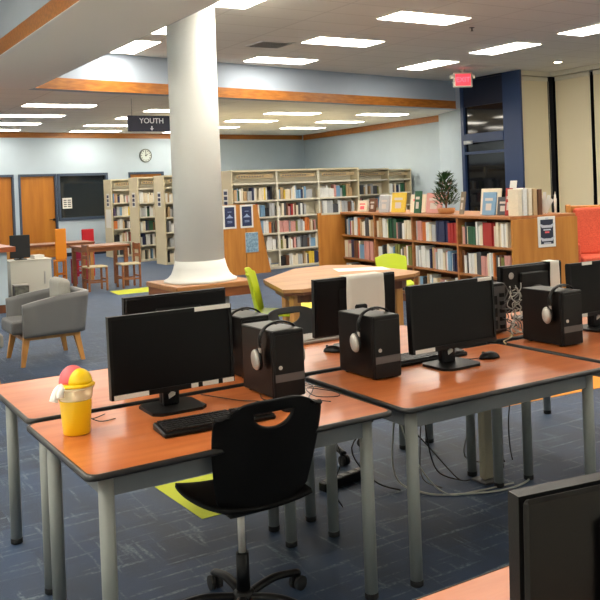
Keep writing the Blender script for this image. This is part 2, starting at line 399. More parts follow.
# ------------------------------------------------------------------ column on its plinth
t = thing('column', 'tall round white column with flared foot rising from a square wooden bench', 'column', (4.14, 9.66, 0))
b = nb(); lathe(b, [(.29, .80), (.286, ZH)], 48); obj('shaft', b, COLW, t)
b = nb(); lathe(b, [(.43, .551), (.43, .575), (.385, .595), (.345, .64), (.315, .71), (.293, .80)], 48); obj('flared_base', b, COLW, t)
b = nb(); bx(b, -.50, .50, -.485, .485, .49, .55, bev=.008); pt = obj('bench_top', b, mat('plinth_wood', (188, 132, 78), .35, rgb2=(166, 110, 60), scale=2, stretch=(1, 8, 1)), t)
b = nb(); bx(b, -.48, .48, -.465, .465, .39, .49); obj('bench_skirt', b, mat('plinth_skirt', (150, 88, 44), .4, rgb2=(126, 70, 34), scale=2, stretch=(1, 1, 8)), t)
b = nb(); lathe(b, [(.33, 0), (.33, .389)], 40); obj('bench_pedestal', b, COLW, t)

# ------------------------------------------------------------------ ceiling lights
def light(u, v, z, long_u, label, group, w_=.56, l_=1.2):
    t = thing('ceiling_light', label, 'ceiling light', (u, v, z), 0 if long_u else PI/2, group)
    b = nb(); a, c = l_/2, w_/2
    for q in ((-a-.02, a+.02, -c-.02, -c), (-a-.02, a+.02, c, c+.02), (-a-.02, -a, -c, c), (a, a+.02, -c, c)): bx(b, q[0], q[1], q[2], q[3], -.012, -.001)
    obj('frame', b, CREAM, t)
    b = nb(); bx(b, -a, a, -c, c, -.018, -.001); obj('diffuser', b, DIFF, t)
    return t
GM = 'troffers in the high ceiling'
main = [(7.58, 9.55, 1, 'long bright troffer near the top edge of the photo, above the dark window'),
        (7.58, 11.64, 1, 'middle troffer of the three in a line above the header'),
        (7.60, 13.74, 1, 'troffer closest to the wooden header, right of the column'),
        (10.67, 11.25, 0, 'troffer pointing away, left of the shade valance'),
        (10.67, 13.40, 0, 'troffer pointing away, just left of the red exit sign'),
        (10.70, 9.15, 0, 'troffer cut off by the right edge of the photo'),
        (4.62, 13.2, 0, 'troffer pointing away, left of the column'),
        (4.66, 11.35, 0, 'troffer partly hidden behind the column top'),
        (4.70, 9.30, 0, 'troffer just right of the column top at the frame edge')]
for u, v, lu, lb in main: light(u, v, ZH, lu, lb, GM)
for u, v in ((7.6, 7.4), (7.6, 5.2), (10.7, 6.9), (10.7, 4.6), (4.7, 7.2), (4.7, 5.0), (7.6, 3.2), (7.6, 1.0), (8, -2.5), (8.2, -.8), (6.2, -3.4), (10.5, 0), (10.5, -3), (12.9, 9.0), (12.9, 4)):
    light(u, v, ZH, 0, 'added troffer in the high ceiling outside the view', GM)  # unseen fixtures added to brighten the room and its ceiling
for u, v in ((-2, 11.5), (-2, 8), (-2, 5), (-2, 2), (-2, -1), (-4.6, 7), (-.5, 9.5), (-3.5, 9.5), (-3.5, 5.0), (-3.5, 0), (-.4, 6.6), (-.4, 3.6), (-3.5, -3), (-5, 3)): light(u, v, ZH, 1, 'added fill troffer in the ceiling left of the beam, outside the view', 'added fill troffers left of the beam')  # invented out-of-view lamps, lighting the pale floor for bounce on ceiling and beam
GLW = 'troffers in the low ceiling'
low = [(4.33, 16.25, 'nearest low troffer at far left, under the header'), (4.33, 18.40, 'second low troffer from the header at far left'),
       (4.35, 20.45, 'third low troffer from the header at far left'), (4.33, 22.4, 'low troffer at far left against the wall trim'),
       (6.95, 22.7, 'low troffer above the office window against the trim'), (6.75, 20.75, 'low troffer left of the hanging sign'), (6.85, 18.7, 'low troffer behind the hanging sign'),
       (6.85, 16.9, 'low troffer between hanging sign and column'), (9.70, 17.1, 'nearest low troffer right of the column'),
       (9.70, 19.15, 'second low troffer right of the column'), (9.65, 21.2, 'third low troffer right of the column'), (9.6, 23.0, 'farthest low troffer right of the column'),
       (12.15, 17.05, 'nearest low troffer beside the side wall trim'), (12.3, 19.2, 'second low troffer beside the side wall trim'), (12.4, 21.3, 'farthest low troffer beside the side wall trim')]
for u, v, lb in low: light(u, v, ZL, 1, lb, GLW, .42, 1.24)
for u, v in ((1.5, 16), (1.5, 20), (-1.8, 16), (-1.8, 20), (-4.5, 18)): light(u, v, ZL, 1, 'troffer in the low ceiling outside the view', 'low troffers outside the view', .42, 1.24)
# recessed downlight, vents, sprinkler
t = thing('downlight', 'small round recessed downlight near the cream valance', 'ceiling light', (13.0, 12.2, ZH))
b = nb(); lathe(b, [(.10, -.012), (.10, -.001)], 24); obj('rim', b, CREAM, t)
b = nb(); lathe(b, [(.07, -.016), (.07, -.0125)], 24); obj('lamp', b, mat('downlamp', (255, 250, 240), .5, emit=14, emitcol=(255, 244, 225)), t)
def vent(u, v, rz, label, w_=.6, l_=.6):
    t = thing('ceiling_vent', label, 'vent', (u, v, ZH), rz, 'air vents')
    b = nb(); a, c = l_/2, w_/2
    for q in ((-a, a, -c, -c+.03), (-a, a, c-.03, c), (-a, -a+.03, -c+.03, c-.03), (a-.03, a, -c+.03, c-.03)): bx(b, *q, -.012, -.001)
    obj('frame', b, SOFF, t)
    b = nb(); bx(b, -a+.03, a-.03, -c+.03, c-.03, -.003, -.001); obj('duct', b, mat('vent_dark', (88, 84, 80), .8), t)
    b = nb()
    for k in range(7): box(b, (0, -c+.07+k*(w_-.14)/6, -.008), (l_-.06, .03, .003), Matrix.Rotation(.5, 3, 'X'))
    obj('louver', b, SOFF, t)
vent(6.62, 12.3, 0, 'square air vent between the column and the middle troffers')
vent(11.9, 13.2, 0, 'dark air vent beside the exit sign', .3, .9)
t = thing('sprinkler', 'tiny ceiling sprinkler right of the topmost bright troffer', 'sprinkler', (8.75, 9.9, ZH))
b = nb(); lathe(b, [(.04, -.006), (.04, -.001)], 12); lathe(b, [(.012, -.05), (.008, -.006)], 10); lathe(b, [(.022, -.055), (.022, -.05)], 12); obj('sprinkler_head', b, DSILV, t)

# exit sign
t = thing('exit_sign', 'lit red exit sign hanging from the ceiling above the navy window', 'exit sign', (11.85, 13.75, ZH), -.45)
b = nb(); lathe(b, [(.06, -.03), (.06, -.001)], 16); cyl(b, (0, 0, -.03), (0, 0, -.06), .02); obj('canopy', b, CREAM, t)
b = nb(); bx(b, -.20, .20, -.035, .035, -.37, -.06, bev=.01); obj('housing', b, mat('exit_housing', (196, 190, 176), .5), t)
b = nb(); bx(b, -.16, .16, -.040, -.036, -.335, -.095); obj('face_plate', b, mat('exit_face', (220, 60, 70), .5, emit=.8, emitcol=(235, 60, 72)), t)
text_mesh('lettering', 'EXIT', .145, mat('exit_red', (255, 40, 50), .5, emit=2.2, emitcol=(255, 70, 84)), t, (0, -.043, -.215), (PI/2, 0, 0))
b = nb(); bx(b, -.265, -.205, -.03, .03, -.19, -.11, bev=.01); bx(b, .205, .265, -.03, .03, -.19, -.11, bev=.01); obj('emergency_lamp', b, CREAM, t)

# hanging department sign
t = thing('hanging_sign', 'dark navy hanging sign with white word left of the column', 'sign', (5.56, 14.9, 0), 0)
b = nb(); bx(b, -.43, .43, -.02, .02, 2.70, 2.98, bev=.004); obj('panel', b, mat('sign_navy', (24, 28, 52), .45), t)
text_mesh('lettering', 'YOUTH', .13, mat('sign_white', (226, 226, 232), .5), t, (0, -.024, 2.885), (PI/2, 0, 0))
b = nb(); vprism(b, [(-.012, .04), (.012, .04), (.012, 0), (.035, 0), (0, -.04), (-.035, 0), (-.012, 0)], -.026, -.021); obj('arrow', b, MATS['sign_white'], t, loc=(0, 0, 2.755))
b = nb()
for sx in (-.35, .35): cyl(b, (sx, 0, 2.98), (sx, 0, ZL-.001), .004, seg=8)
obj('hanger_rod', b, DSILV, t)

# clock
def on_far(xl, z, dy=0): q = W0+WX*xl-WN*dy; return (q.x, q.y, z)
t = thing('wall_clock', 'round silver wall clock on the pale far wall', 'clock', on_far(4.0, 2.66, .002), WA)
b = nb(); lathe(b, [(.19, 0), (.19, .03), (.165, .045), (.165, .02)], 32, axis=(0, -1, 0)); obj('rim', b, mat('clock_rim', (110, 116, 112), .4, metal=.4), t)
b = nb(); lathe(b, [(.165, .0), (.165, .026)], 32, axis=(0, -1, 0)); obj('face', b, mat('clock_face', (196, 206, 200), .5), t)
b = nb(); bx(b, -.008, .008, -.034, -.030, -.02, .13); box(b, (.035, -.032, .02), (.012, .004, .09), Matrix.Rotation(.9, 3, 'Y'))
lathe(b, [(.02, 0), (.02, .036)], 12, axis=(0, -1, 0)); obj('hand', b, BLK, t)
b = nb()
for k in range(12): box(b, (.135*math.sin(k*PI/6), -.029, .135*math.cos(k*PI/6)), (.018, .004, .03), Matrix.Rotation(k*PI/6, 3, 'Y'))
obj('hour_mark', b, BLK, t)
t = thing('wall_speaker', 'small white box on the pier beside the navy window', 'alarm box', (13.32, 15.75, 2.78), math.atan2(.9, .4)+PI)
b = nb(); bx(b, -.06, .06, .002, .05, -.09, .09, bev=.01); obj('box', b, WHT, t)
b = nb(); bx(b, -.035, .035, .05, .054, -.05, .02); obj('grille', b, CREAM, t)

# ------------------------------------------------------------------ carpet accent tiles
def accent(pts, m, label):
    b = nb(); prism(b, pts, .0005, .0025); o = obj('carpet_tile', b, m); tag(o, label, 'carpet tile', 'bright carpet accents')
accent([(1.68, 4.02), (2.32, 4.02), (2.32, 4.62), (1.66, 4.62)], LIMER, 'lime green carpet tile showing beneath the front black swivel chair')
accent([(4.1, 4.62), (5.9, 4.50), (5.9, 5.05), (4.1, 5.15)], ORR, 'orange carpet strip behind the right computer table')
accent([(5.7, 10.05), (6.5, 9.9), (6.6, 10.6), (5.88, 10.7)], YLR, 'yellow carpet tile beyond the maple reading table')
accent([(4.45, 13.7), (5.3, 13.7), (5.2, 14.4), (4.5, 14.3)], LIMER, 'lime carpet patch behind the column plinth, at its left')

# ------------------------------------------------------------------ computer tables
TZ = .74
def make_table(label, L, W):
    t = thing('computer_table', label, 'table', group='cherry top computer tables')
    rr = .035; pts = []
    for cx, cy, a0 in ((L-rr, rr, -90), (L-rr, W-rr, 0), (rr, W-rr, 90), (rr, rr, 180)):
        for k in range(5): a = math.radians(a0+k*22.5); pts.append((cx+rr*math.cos(a), cy+rr*math.sin(a)))
    ins = [((x-L/2)*(1-.012/L*2)+L/2, (y-W/2)*(1-.012/W*2)+W/2) for x, y in pts]
    b = nb(); prism(b, ins, TZ-.022, TZ); obj('tabletop', b, TOP, t)
    b = nb(); n = len(pts)      # black bullnose edging around the top
    ring = []
    for (x, y), (xi, yi) in zip(pts, ins): ring.append([b.verts.new(p) for p in ((xi, yi, TZ+.0006), (x*.4+xi*.6, y*.4+yi*.6, TZ+.0008), (x, y, TZ-.004), (x, y, TZ-.018), (xi, yi, TZ-.0235))])
    for i in range(n):
        a, c = ring[i], ring[(i+1) % n]
        for k in range(4): f = b.faces.new((a[k], a[k+1], c[k+1], c[k])); f.smooth = True
        b.faces.new((a[4], a[0], c[0], c[4]))
    bmesh.ops.recalc_face_normals(b, faces=b.faces[:]); obj('edge_band', b, EDGE, t)
    i = .085; b = nb()
    bx(b, i, L-i, i-.012, i+.012, TZ-.10, TZ-.026); bx(b, i, L-i, W-i-.012, W-i+.012, TZ-.10, TZ-.026)
    bx(b, i-.012, i+.012, i, W-i, TZ-.10, TZ-.026); bx(b, L-i-.012, L-i+.012, i, W-i, TZ-.10, TZ-.026)
    obj('apron', b, mat('apron_steel', (92, 97, 102), .45, metal=.1), t)
    for x, y in ((i, i), (L-i, i), (i, W-i), (L-i, W-i)):
        b = nb(); cyl(b, (x, y, .022), (x, y, TZ-.025), .0255, seg=24); lg = obj('leg', b, STEEL, t)
        b = nb(); lathe(b, [(.022, 0), (.027, .004), (.027, .022), (.024, .03)], 20, (x, y, 0)); obj('rubber_foot', b, RUBBER, lg)
    return t
tb = make_table('cherry computer table at front left holding the yellow cup', 1.20, .80)
def settab(t, u, v, a): t.location = (u, v, 0); t.rotation_euler = (0, 0, math.radians(a))
settab(tb, .765, 2.735, .6)
dup(tb, (2.0, 2.725, 0), 0, 'cherry computer table in the middle holding monitor, mouse and tower')
dup(tb, (3.235, 2.715, 0), 0, 'cherry computer table cut off by the right edge of the photo')
dup(tb, (.78, 3.585, 0), 0, 'cherry computer table behind the yellow cup, in the back row')
dup(tb, (2.01, 3.58, 0), 0, 'cherry computer table in the back row under the paper-draped monitor')
dup(tb, (3.24, 3.58, 0), 0, 'cherry computer table in the back row behind the tangled cables')
dup(tb, (.765, .69, 0), 0, 'nearest cherry table, only its corner shows at bottom right')

# ------------------------------------------------------------------ monitors
def monitor(label, u, v, rz, ztop=1.145, W=.525, H=.325, logo=False, stick=(), drape=None, tilt=0.03, baseoff=.0, base_z=TZ):
    """front faces local -y; origin at base"""
    t = thing('monitor', label, 'monitor', (u, v, base_z), rz, 'black computer monitors')
    zt = ztop-base_z; z0 = zt-H; R = Matrix.Rotation(-tilt, 3, 'X')
    pc = Vector((0, 0, z0+H/2))
    def put(o, l=None): o.location = pc; o.rotation_euler = (-tilt, 0, 0); return o
    b = nb(); e = .013
    for q in ((-W/2, W/2, H/2-e, H/2), (-W/2, W/2, -H/2, -H/2+.02), (-W/2, -W/2+e, -H/2+.02, H/2-e), (W/2-e, W/2, -H/2+.02, H/2-e)): bx(b, q[0], q[1], -.014, .016, q[2], q[3])
    put(obj('bezel', b, BLK, t))
    b = nb(); bx(b, -W/2+e, W/2-e, -.009, .012, -H/2+.02, H/2-e); put(obj('screen', b, SCRN, t))
    b = nb(); bx(b, -W/2+.004, W/2-.004, .0165, .03, -H/2+.004, H/2-.004, bev=.006); bx(b, -.12, .12, .03, .048, -.08, .10, bev=.012); bs = put(obj('back_shell', b, BLK2, t))
    if logo:
        b = nb(); lathe(b, [(.021, 0), (.021, .002), (.016, .002), (.016, .001)], 24, (-W/2+.45, .031, H/2-.06), axis=(0, 1, 0)); obj('logo_ring', b, SILV, bs)
        b = nb(); box(b, (-W/2+.45, .0325, H/2-.06), (.026, .002, .006), Matrix.Rotation(.5, 3, 'Y')); obj('logo_bar', b, SILV, bs)
    b = nb(); bx(b, -.035, .035, .052, .085, .012, z0+.16, bev=.008); nk = obj('stand_neck', b, BLK, t)
    b = nb(); bx(b, -.0345, .0345, .03, .055, .012, z0+.02, bev=.004); obj('neck_cover', b, BLK, t)
    b = nb(); vprism(b, [(-.012, -.018), (.014, -.006), (.016, .004), (.002, .012), (-.014, 0)], .0255, .0295); obj('neck_sticker', b, WHT, t, 'white sticker on the monitor neck', loc=(0, 0, max(.03, z0-.02)))
    b = nb(); prism(b, [(-.115, -.055), (-.085, -.085), (.085, -.085), (.115, -.055), (.115, .10), (.095, .125), (-.095, .125), (-.115, .10)], 0.0005, .012); obj('stand_base', b, BLK, t)
    for i, (x0, x1, s) in enumerate(stick):
        if s == 'b': z_a, z_b = -H/2+.001, -H/2+.019
        else: z_a, z_b = H/2-.016, H/2+.001
        b = nb(); bx(b, x0-W/2, x1-W/2, -.0165, -.0145, z_a, z_b); put(obj('label_strip', b, WHT, t, 'white label strip on the bezel'))
    if drape:
        x0, x1, dz = drape; b = nb()
        def f(s, q):
            x = x0+(x1-x0)*s+.01*math.sin(q*3)*(s-.3); k = q*1.25
            if k < 1: return (x, .056+.004*math.sin(5*q+2*s)+.02*q*(1-q), -H/2+dz+(H+.004-dz)*k+0)
            return (x+.0, .056-(k-1)/.25*.08, H/2+.006)
        grid_shell(b, f, 6, 20, .0008); o = obj('draped_sheet', b, PAPER, t, 'white paper draped over the back of the monitor'); put(o)
    return t
monitor('front left black monitor with blank screen, white labels, behind the keyboard', 1.305, 3.36, .0, stick=((.01, .15, 'b'), (.36, .52, 't'), (.33, .36, 'b'), (.38, .45, 'b'), (.47, .52, 'b')), ztop=1.142)
monitor('black monitor seen from behind, just above the front left monitor', 1.595, 4.05, PI, ztop=1.128)
monitor('middle black monitor with blank screen beside the large clear tabletop', 2.66, 3.22, .02, stick=((.015, .13, 'b'), (.42, .51, 't')), ztop=1.145, H=.315)
m4 = monitor('monitor seen from behind with white paper hanging over it', 2.605, 3.99, PI+.0, ztop=1.125, drape=(-.157, .079, .02), H=.31)
monitor('monitor seen from behind with round silver emblem, by the tangled cables', 3.93, 3.99, PI-.0, ztop=1.085, logo=True, drape=(-.20, -.13, .02), H=.29)
monitor('monitor at the right edge of the photo, screen facing the viewer', 3.92, 3.41, .0, ztop=1.135, stick=((.10, .18, 't'), (.06, .12, 'b')), H=.305)
monitor('nearest black monitor, cut off at the bottom right corner', 1.219, .992, PI-.17, ztop=1.12, H=.315, W=.52)

# ------------------------------------------------------------------ desktop computers
def tower(label, u, v, rz=0, rear=False, W=.145, D=.30, H=.287):
    """front panel faces local -y"""
    t = thing('desktop_computer', label, 'computer', (u, v, TZ), rz, 'black desktop computers')
    b = nb(); bx(b, -W/2, W/2, -D/2+.02, D/2, .008, H, bev=.004); cs = obj('case', b, mat('case_black', (9, 8, 8), .34, spec=.3), t)
    b = nb(); bx(b, -W/2-.001, W/2+.001, -D/2, -D/2+.02, .006, H+.001, bev=.006); fp = obj('front_panel', b, BLK, t)
    b = nb(); bx(b, -W/2+.004, W/2-.004, -D/2-.002, -D/2, .075, .107); obj('silver_band', b, DSILV, fp)
    b = nb(); bx(b, -W/2+.01, W/2-.01, -D/2-.002, -D/2, H-.035, H-.018); obj('disc_drive', b, BLK2, fp)
    b = nb(); lathe(b, [(.0085, 0), (.0085, .004)], 16, (-W/2+.028, -D/2, .135), axis=(0, -1, 0)); obj('power_button', b, SILV, fp)
    for sx in (-1, 1):
        for sy in (-1, 1):
            b = nb(); lathe(b, [(.01, .0005), (.011, .008)], 10, (sx*(W/2-.02), sy*(D/2-.04), 0)); obj('foot', b, RUBBER, t)
    b = nb(); bx(b, -W/2+.01, W/2-.01, D/2, D/2+.002, .02, H-.015); rp = obj('rear_plate', b, DSILV if rear else BLK2, t)
    b = nb()
    for k in range(5): bx(b, -.05, -.02, D/2+.002, D/2+.012, .03+k*.045, .052+k*.045)
    for k in range(3): bx(b, .0, .05, D/2+.002, D/2+.006, .03+k*.07, .08+k*.07)
    obj('port', b, BLK, rp)
    return t
tower('black desktop tower on the front left table, headphones on top', 1.75, 3.34)
tower('black desktop tower left of the middle monitor, headphones over it', 2.265, 3.355, 0)
tower('black desktop tower on the right table, headphones hanging over its corner', 3.425, 3.32, 0)
tower('black tower behind the front left one, grey top and silver headphones', 1.83, 3.80, PI)
tower('tower with its cabled rear facing the viewer, right of middle monitor', 3.39, 3.86, PI, rear=True, W=.15)

# ------------------------------------------------------------------ headphones
def headphones(label, u, v, top, rz=0, w_=.165, pad=WHT, lean=.25):
    """band arches over a tower along local x; cups hang at both sides"""
    t = thing('headphones', label, 'headphones', (u, v, top), rz, 'headphones on the towers')
    hw = w_/2
    pts = [(-hw-.012, -.0, -.075), (-hw-.01, 0, -.03), (-hw*.8, 0, .006), (-hw*.35, 0, .022), (0, 0, .026), (hw*.35, 0, .022), (hw*.8, 0, .006), (hw+.01, 0, -.03), (hw+.012, 0, -.075)]
    b = nb(); tube(b, pts, .013, flat=.0045, n=5); hb = obj('headband', b, BLK, t)
    b = nb(); tube(b, [(p[0]*.6, p[1], p[2]-.004) for p in pts[3:6]], .016, flat=.005); obj('band_cushion', b, DSILV, hb)
    for s in (-1, 1):
        b = nb(); bx(b, s*(hw+.006), s*(hw+.016), -.008, .008, -.10, -.055, bev=.003); yk = obj('slider', b, SILV, t)
        a = Vector((s, 0, 0)); cpos = Vector((s*(hw+.006), .012, -.125))
        def cup(prof, sc=(1, 1, 1)):
            q = nb(); vs = lathe(q, prof, 24, axis=a)
            for vv in vs: vv.co = Matrix.Rotation(-lean, 3, 'X') @ Vector((vv.co.x, vv.co.y*.72, vv.co.z*1.12)) + cpos
            return q
        obj('ear_pad', cup([(.034, 0), (.042, .004), (.042, .010), (.036, .014)]), BLK, t)
        obj('ear_cup', cup([(.038, .0142), (.039, .022), (.033, .030), (.02, .034), (.001, .035)]), SILV, t)
    return t
HP = TZ+.289
headphones('silver headphones draped over the front left tower', 1.75, 3.275, HP, 0)
headphones('silver headphones draped over the tower beside the middle monitor', 2.265, 3.30, HP, 0)
headphones('silver headphones hanging on the right table tower', 3.425, 3.24, HP, 0, lean=.1)
headphones('silver headphones on the tower behind the front left tower', 1.83, 3.76, HP, 0)
headphones('grey headphones resting on the cabled tower behind the middle monitor', 3.39, 3.86, HP, 0, w_=.17)

# ------------------------------------------------------------------ keyboards and mice
def keyboard(label, u, v, rz, m=BLK, km=None, W=.44):
    t = thing('keyboard', label, 'keyboard', (u, v, TZ+.001), rz, 'computer keyboards')
    b = nb(); vs = bx(b, -W/2, W/2, -.07, .07, 0, .018, bev=.005)
    for q in vs:
        if q.co.z > .009: q.co.z += (q.co.y+.07)*.08
    obj('keyboard_case', b, m, t)
    for blk, (x0, x1) in (('main_key', (-W/2+.012, W/2-.155)), ('navigation_key', (W/2-.145, W/2-.09)), ('number_key', (W/2-.08, W/2-.012))):
        b = nb(); n = max(3, round((x1-x0)/.019)); st = (x1-x0)/n
        for r_ in range(6):
            for k in range(n):
                if r_ == 0 and blk == 'main_key' and 3 < k < 9:
                    if k == 4: box(b, (x0+st*6.5, -.052, .0235), (st*5-.003, .015, .005))
                    continue
                y = -.052+r_*.0195+(.004 if r_ == 5 else 0)
                box(b, (x0+st*(k+.5), y, .0235+(y+.07)*.08), (st-.003, .015, .005))
        obj(blk, b, km or mat('key_black', (30, 30, 32), .45), t)
    return t
keyboard('black keyboard in front of the front left monitor', 1.335, 3.03, -.06)
keyboard('black keyboard tucked behind the middle monitor base', 2.66, 3.435, 0, km=mat('key_grey', (74, 74, 76), .4), W=.42)
keyboard('pale grey keyboard beyond the paper-draped monitor', 2.50, 4.28, 0, m=mat('kb_grey', (170, 166, 160), .5), km=mat('key_pale', (190, 186, 180), .5))
keyboard('black keyboard at the right edge in front of the right monitor', 3.9, 2.98, 0)
def mouse(label, u, v, rz, cord=None):
    t = thing('computer_mouse', label, 'mouse', (u, v, TZ+.001), rz, 'computer mice')
    b = nb(); bmesh.ops.create_uvsphere(b, u_segments=20, v_segments=12, radius=1)
    for q in b.verts:
        q.co = Vector((q.co.x*.031, q.co.y*.055, max(q.co.z, -.0)*.034))
    for f in b.faces: f.smooth = True
    obj('mouse_body', b, BLK, t)
    b = nb(); cyl(b, (-.004, .033, .0285), (.004, .033, .0285), .007); obj('scroll_wheel', b, DSILV, t)
    if cord: b = nb(); tube(b, [(0, .053, .006)]+cord, .0022, 6); obj('cord', b, CABLE_B, t)
mouse('black mouse seen through the handle of the front swivel chair', 1.66, 3.05, -.5, [(-.02, .1, .003), (-.10, .16, .003), (-.12, .26, .003)])
mouse('black mouse beside the base of the middle monitor', 2.90, 3.24, 1.3, [(.01, .1, .003), (.05, .14, .003)])
mouse('small dark mouse left of the paper-draped monitor tower', 2.42, 3.93, .6)

# ------------------------------------------------------------------ yellow drink cup
t = thing('drink_cup', 'yellow drink cup with pink and yellow domed lid, on the front left table', 'cup', (.885, 3.27, TZ))
b = nb(); lathe(b, [(.046, .001), (.049, .006), (.0575, .125), (.0572, .128)], 40); obj('cup_body', b, YEL, t)
b = nb(); lathe(b, [(.0575, .1285), (.060, .134), (.064, .165), (.069, .170), (.069, .176), (.0615, .178)], 40); obj('lid_rim', b, CLEAR, t, 'translucent pale rim')
b = nb(); lathe(b, [(.066, .1785), (.067, .184), (.056, .190)], 40, (.004, -.004, 0)); obj('lid_flange', b, YELD, t)
def dome(r, z0, zs, c, m, nm, lb, cut=None):
    b = nb(); prof = [(r*math.cos(a*PI/20), z0+zs*math.sin(a*PI/20)) for a in range(0, 10)]+[(.001, z0+zs)]
    lathe(b, prof, 40, c); obj(nm, b, m, t, lb)
dome(.047, .190, .052, (.012, -.014, 0), YELD, 'front_dome', 'yellow front dome of the lid')
dome(.051, .188, .064, (-.004, .012, 0), PINK, 'rear_dome', 'pink dome behind the yellow one')
b = nb(); tube(b, [(-.050, -.018, .182), (-.066, -.022, .176), (-.078, -.026, .160), (-.088, -.03, .136)], .015, 14); tube(b, [(-.052, -.03, .180), (-.064, -.036, .165), (-.066, -.036, .150)], .014, 12); obj('spout', b, mat('bright_white', (244, 243, 238), .5), t, 'white drooping flap at the side of the lid')

# ------------------------------------------------------------------ swivel chairs
def shell_chair(label, u, v, rz, group, m=CHBLK, base='star', seat_z=.45, hole=True, W=.43, tall=.44, name='swivel_chair', back_y=-.20):
    """faces local +y; back at -y"""
    t = thing(name, label, 'chair', (u, v, 0), rz, group)
    b = nb()
    def fs(s, q):       # seat pan: s across, q front(1)..back(0)
        a = (s-.5)*2; w2 = W/2*(1-.14*abs(2*q-1)**2.5)
        y = back_y-.004+q*(.23-back_y)
        z = seat_z+.02*a*a+.03*(1-q)**2 - .03*max(0, q-.75)*4*max(0, q-.75)
        return (a*w2, y, z)
    grid_shell(b, fs, 16, 14, -.016); obj('seat', b, m, t)
    b = nb()
    def fb(s, q):
        a = (s-.5)*2; z = seat_z+.012+q*(tall+.043)
        wq = W/2*(.86+.22*math.sin(min(1, q*1.25)*PI*.5))*(1 if q < .8 else 1-.16*((q-.8)/.2)**2)
        x = a*wq; y = back_y-.085*q**1.2+.055*a*a*(1-.2*q)
        if q > .86: z -= (abs(a)**4)*.05*((q-.86)/.14)
        if q < .12: z += (abs(a)**3)*.03*(1-q/.12)
        return (x, y, z)
    hf = (lambda s, q: ((s-.5)/.19)**2+((q-.90)/.15)**2 < 1 and q < .90) if hole else None
    def snap(s, q):
        r_ = math.hypot((s-.5)/.19, (q-.90)/.15)
        return (s, q) if q > .8999 or r_ < 1e-6 else (.5+(s-.5)/r_, .9+(q-.9)/r_)
    grid_shell(b, fb, 72 if hole else 36, 60 if hole else 30, -.014, hf, snap=snap if hole else None); bk = obj('backrest', b, m, t)
    if base == 'star':
        b = nb(); bx(b, -.09, .09, -.10, .08, seat_z-.055, seat_z-.018, bev=.01); obj('seat_plate', b, BLK, t)
        b = nb(); cyl(b, (0, 0, .24), (0, 0, seat_z-.055), .014); obj('gas_lift', b, SILV, t, 'silver gas lift post')
        b = nb(); cyl(b, (0, 0, .09), (0, 0, .25), .026, .024); obj('sleeve', b, BLK, t)
        b = nb(); lathe(b, [(.035, .06), (.045, .075), (.04, .10), (.027, .11)], 20); obj('hub', b, BLK, t)
        for k in range(5):
            a = k*2*PI/5+.3; d = Vector((math.cos(a), math.sin(a), 0))
            b = nb(); tube(b, [d*.03+Vector((0, 0, .085)), d*.16+Vector((0, 0, .095)), d*.29+Vector((0, 0, .068))], .02, 8, flat=.014); sp_ = obj('base_arm', b, BLK, t)
            b = nb(); n = Vector((-d.y, d.x, 0))
            for sgn in (-1, 1): cyl(b, d*.29+n*sgn*.006+Vector((0, 0, .029)), d*.29+n*sgn*.024+Vector((0, 0, .029)), .0285, seg=18)
            cyl(b, d*.29+Vector((0, 0, .03)), d*.29+Vector((0, 0, .066)), .009, seg=8); obj('caster', b, RUBBER, sp_)
    else:
        for sx in (-1, 1):
            for sy in (-1, 1):
                b = nb(); tube(b, [(sx*.13, sy*.13, seat_z-.018), (sx*.17, sy*.17, seat_z*.5), (sx*.20, sy*.20, .012)], .012, 8); lg = obj('leg', b, STEEL, t)
                b = nb(); lathe(b, [(.016, 0), (.016, .02)], 10, (sx*.20, sy*.20, 0)); obj('foot_cap', b, RUBBER, lg)
    return t
shell_chair('black swivel chair with half-moon handle hole, nearest at the bottom', 1.41, 3.0, -.02, 'black swivel chairs', W=.395, tall=.36, seat_z=.475, back_y=-.25)
shell_chair('dark swivel chair facing the viewer beyond the back row tables', 2.66, 4.55, PI+.05, 'black swivel chairs', W=.42, tall=.36, m=mat('chair_charcoal', (34, 34, 36), .5))
shell_chair('lime green chair at the left end of the maple reading table', 3.80, 7.13, -2.15, 'lime green chairs', m=LIME, base='legs', hole=False, W=.40, tall=.385, name='lime_chair')
shell_chair('lime green chair behind the right end of the maple reading table', 5.98, 8.25, 2.75, 'lime green chairs', m=LIME, base='legs', hole=False, W=.36, tall=.27, name='lime_chair')

# ------------------------------------------------------------------ cords on and under the desks
def cord(pts, m, label, r=.003, grp='loose computer cords', n=6):
    b = nb(); tube(b, pts, r, 7, n=n); o = obj('cord', b, m); tag(o, label, 'cord', grp)
cord([(1.86, 3.50, .748), (1.90, 3.42, .745), (1.93, 3.32, .745), (1.87, 3.22, .745), (1.80, 3.12, .745), (1.84, 3.02, .745)], CABLE_B, 'thin black cord looping on the desk right of the front tower', .002)
cord([(1.87, 3.40, .745), (1.95, 3.22, .745), (1.92, 3.08, .745), (1.84, 3.14, .745), (1.88, 3.28, .749), (1.94, 3.13, .749)], CABLE_B, 'second thin cord making a web right of the front tower', .0018)
cord([(1.48, 3.50, .745), (1.56, 3.30, .745), (1.62, 3.22, .745), (1.64, 3.14, .745), (1.60, 3.10, .745)], CABLE_B, 'thin black cord between front monitor and tower', .002)
cord([(1.05, 3.46, .745), (.99, 3.42, .745), (.965, 3.40, .76), (1.0, 3.36, .745), (1.06, 3.36, .745)], CABLE_B, 'short dark cord end beside the yellow cup', .002)
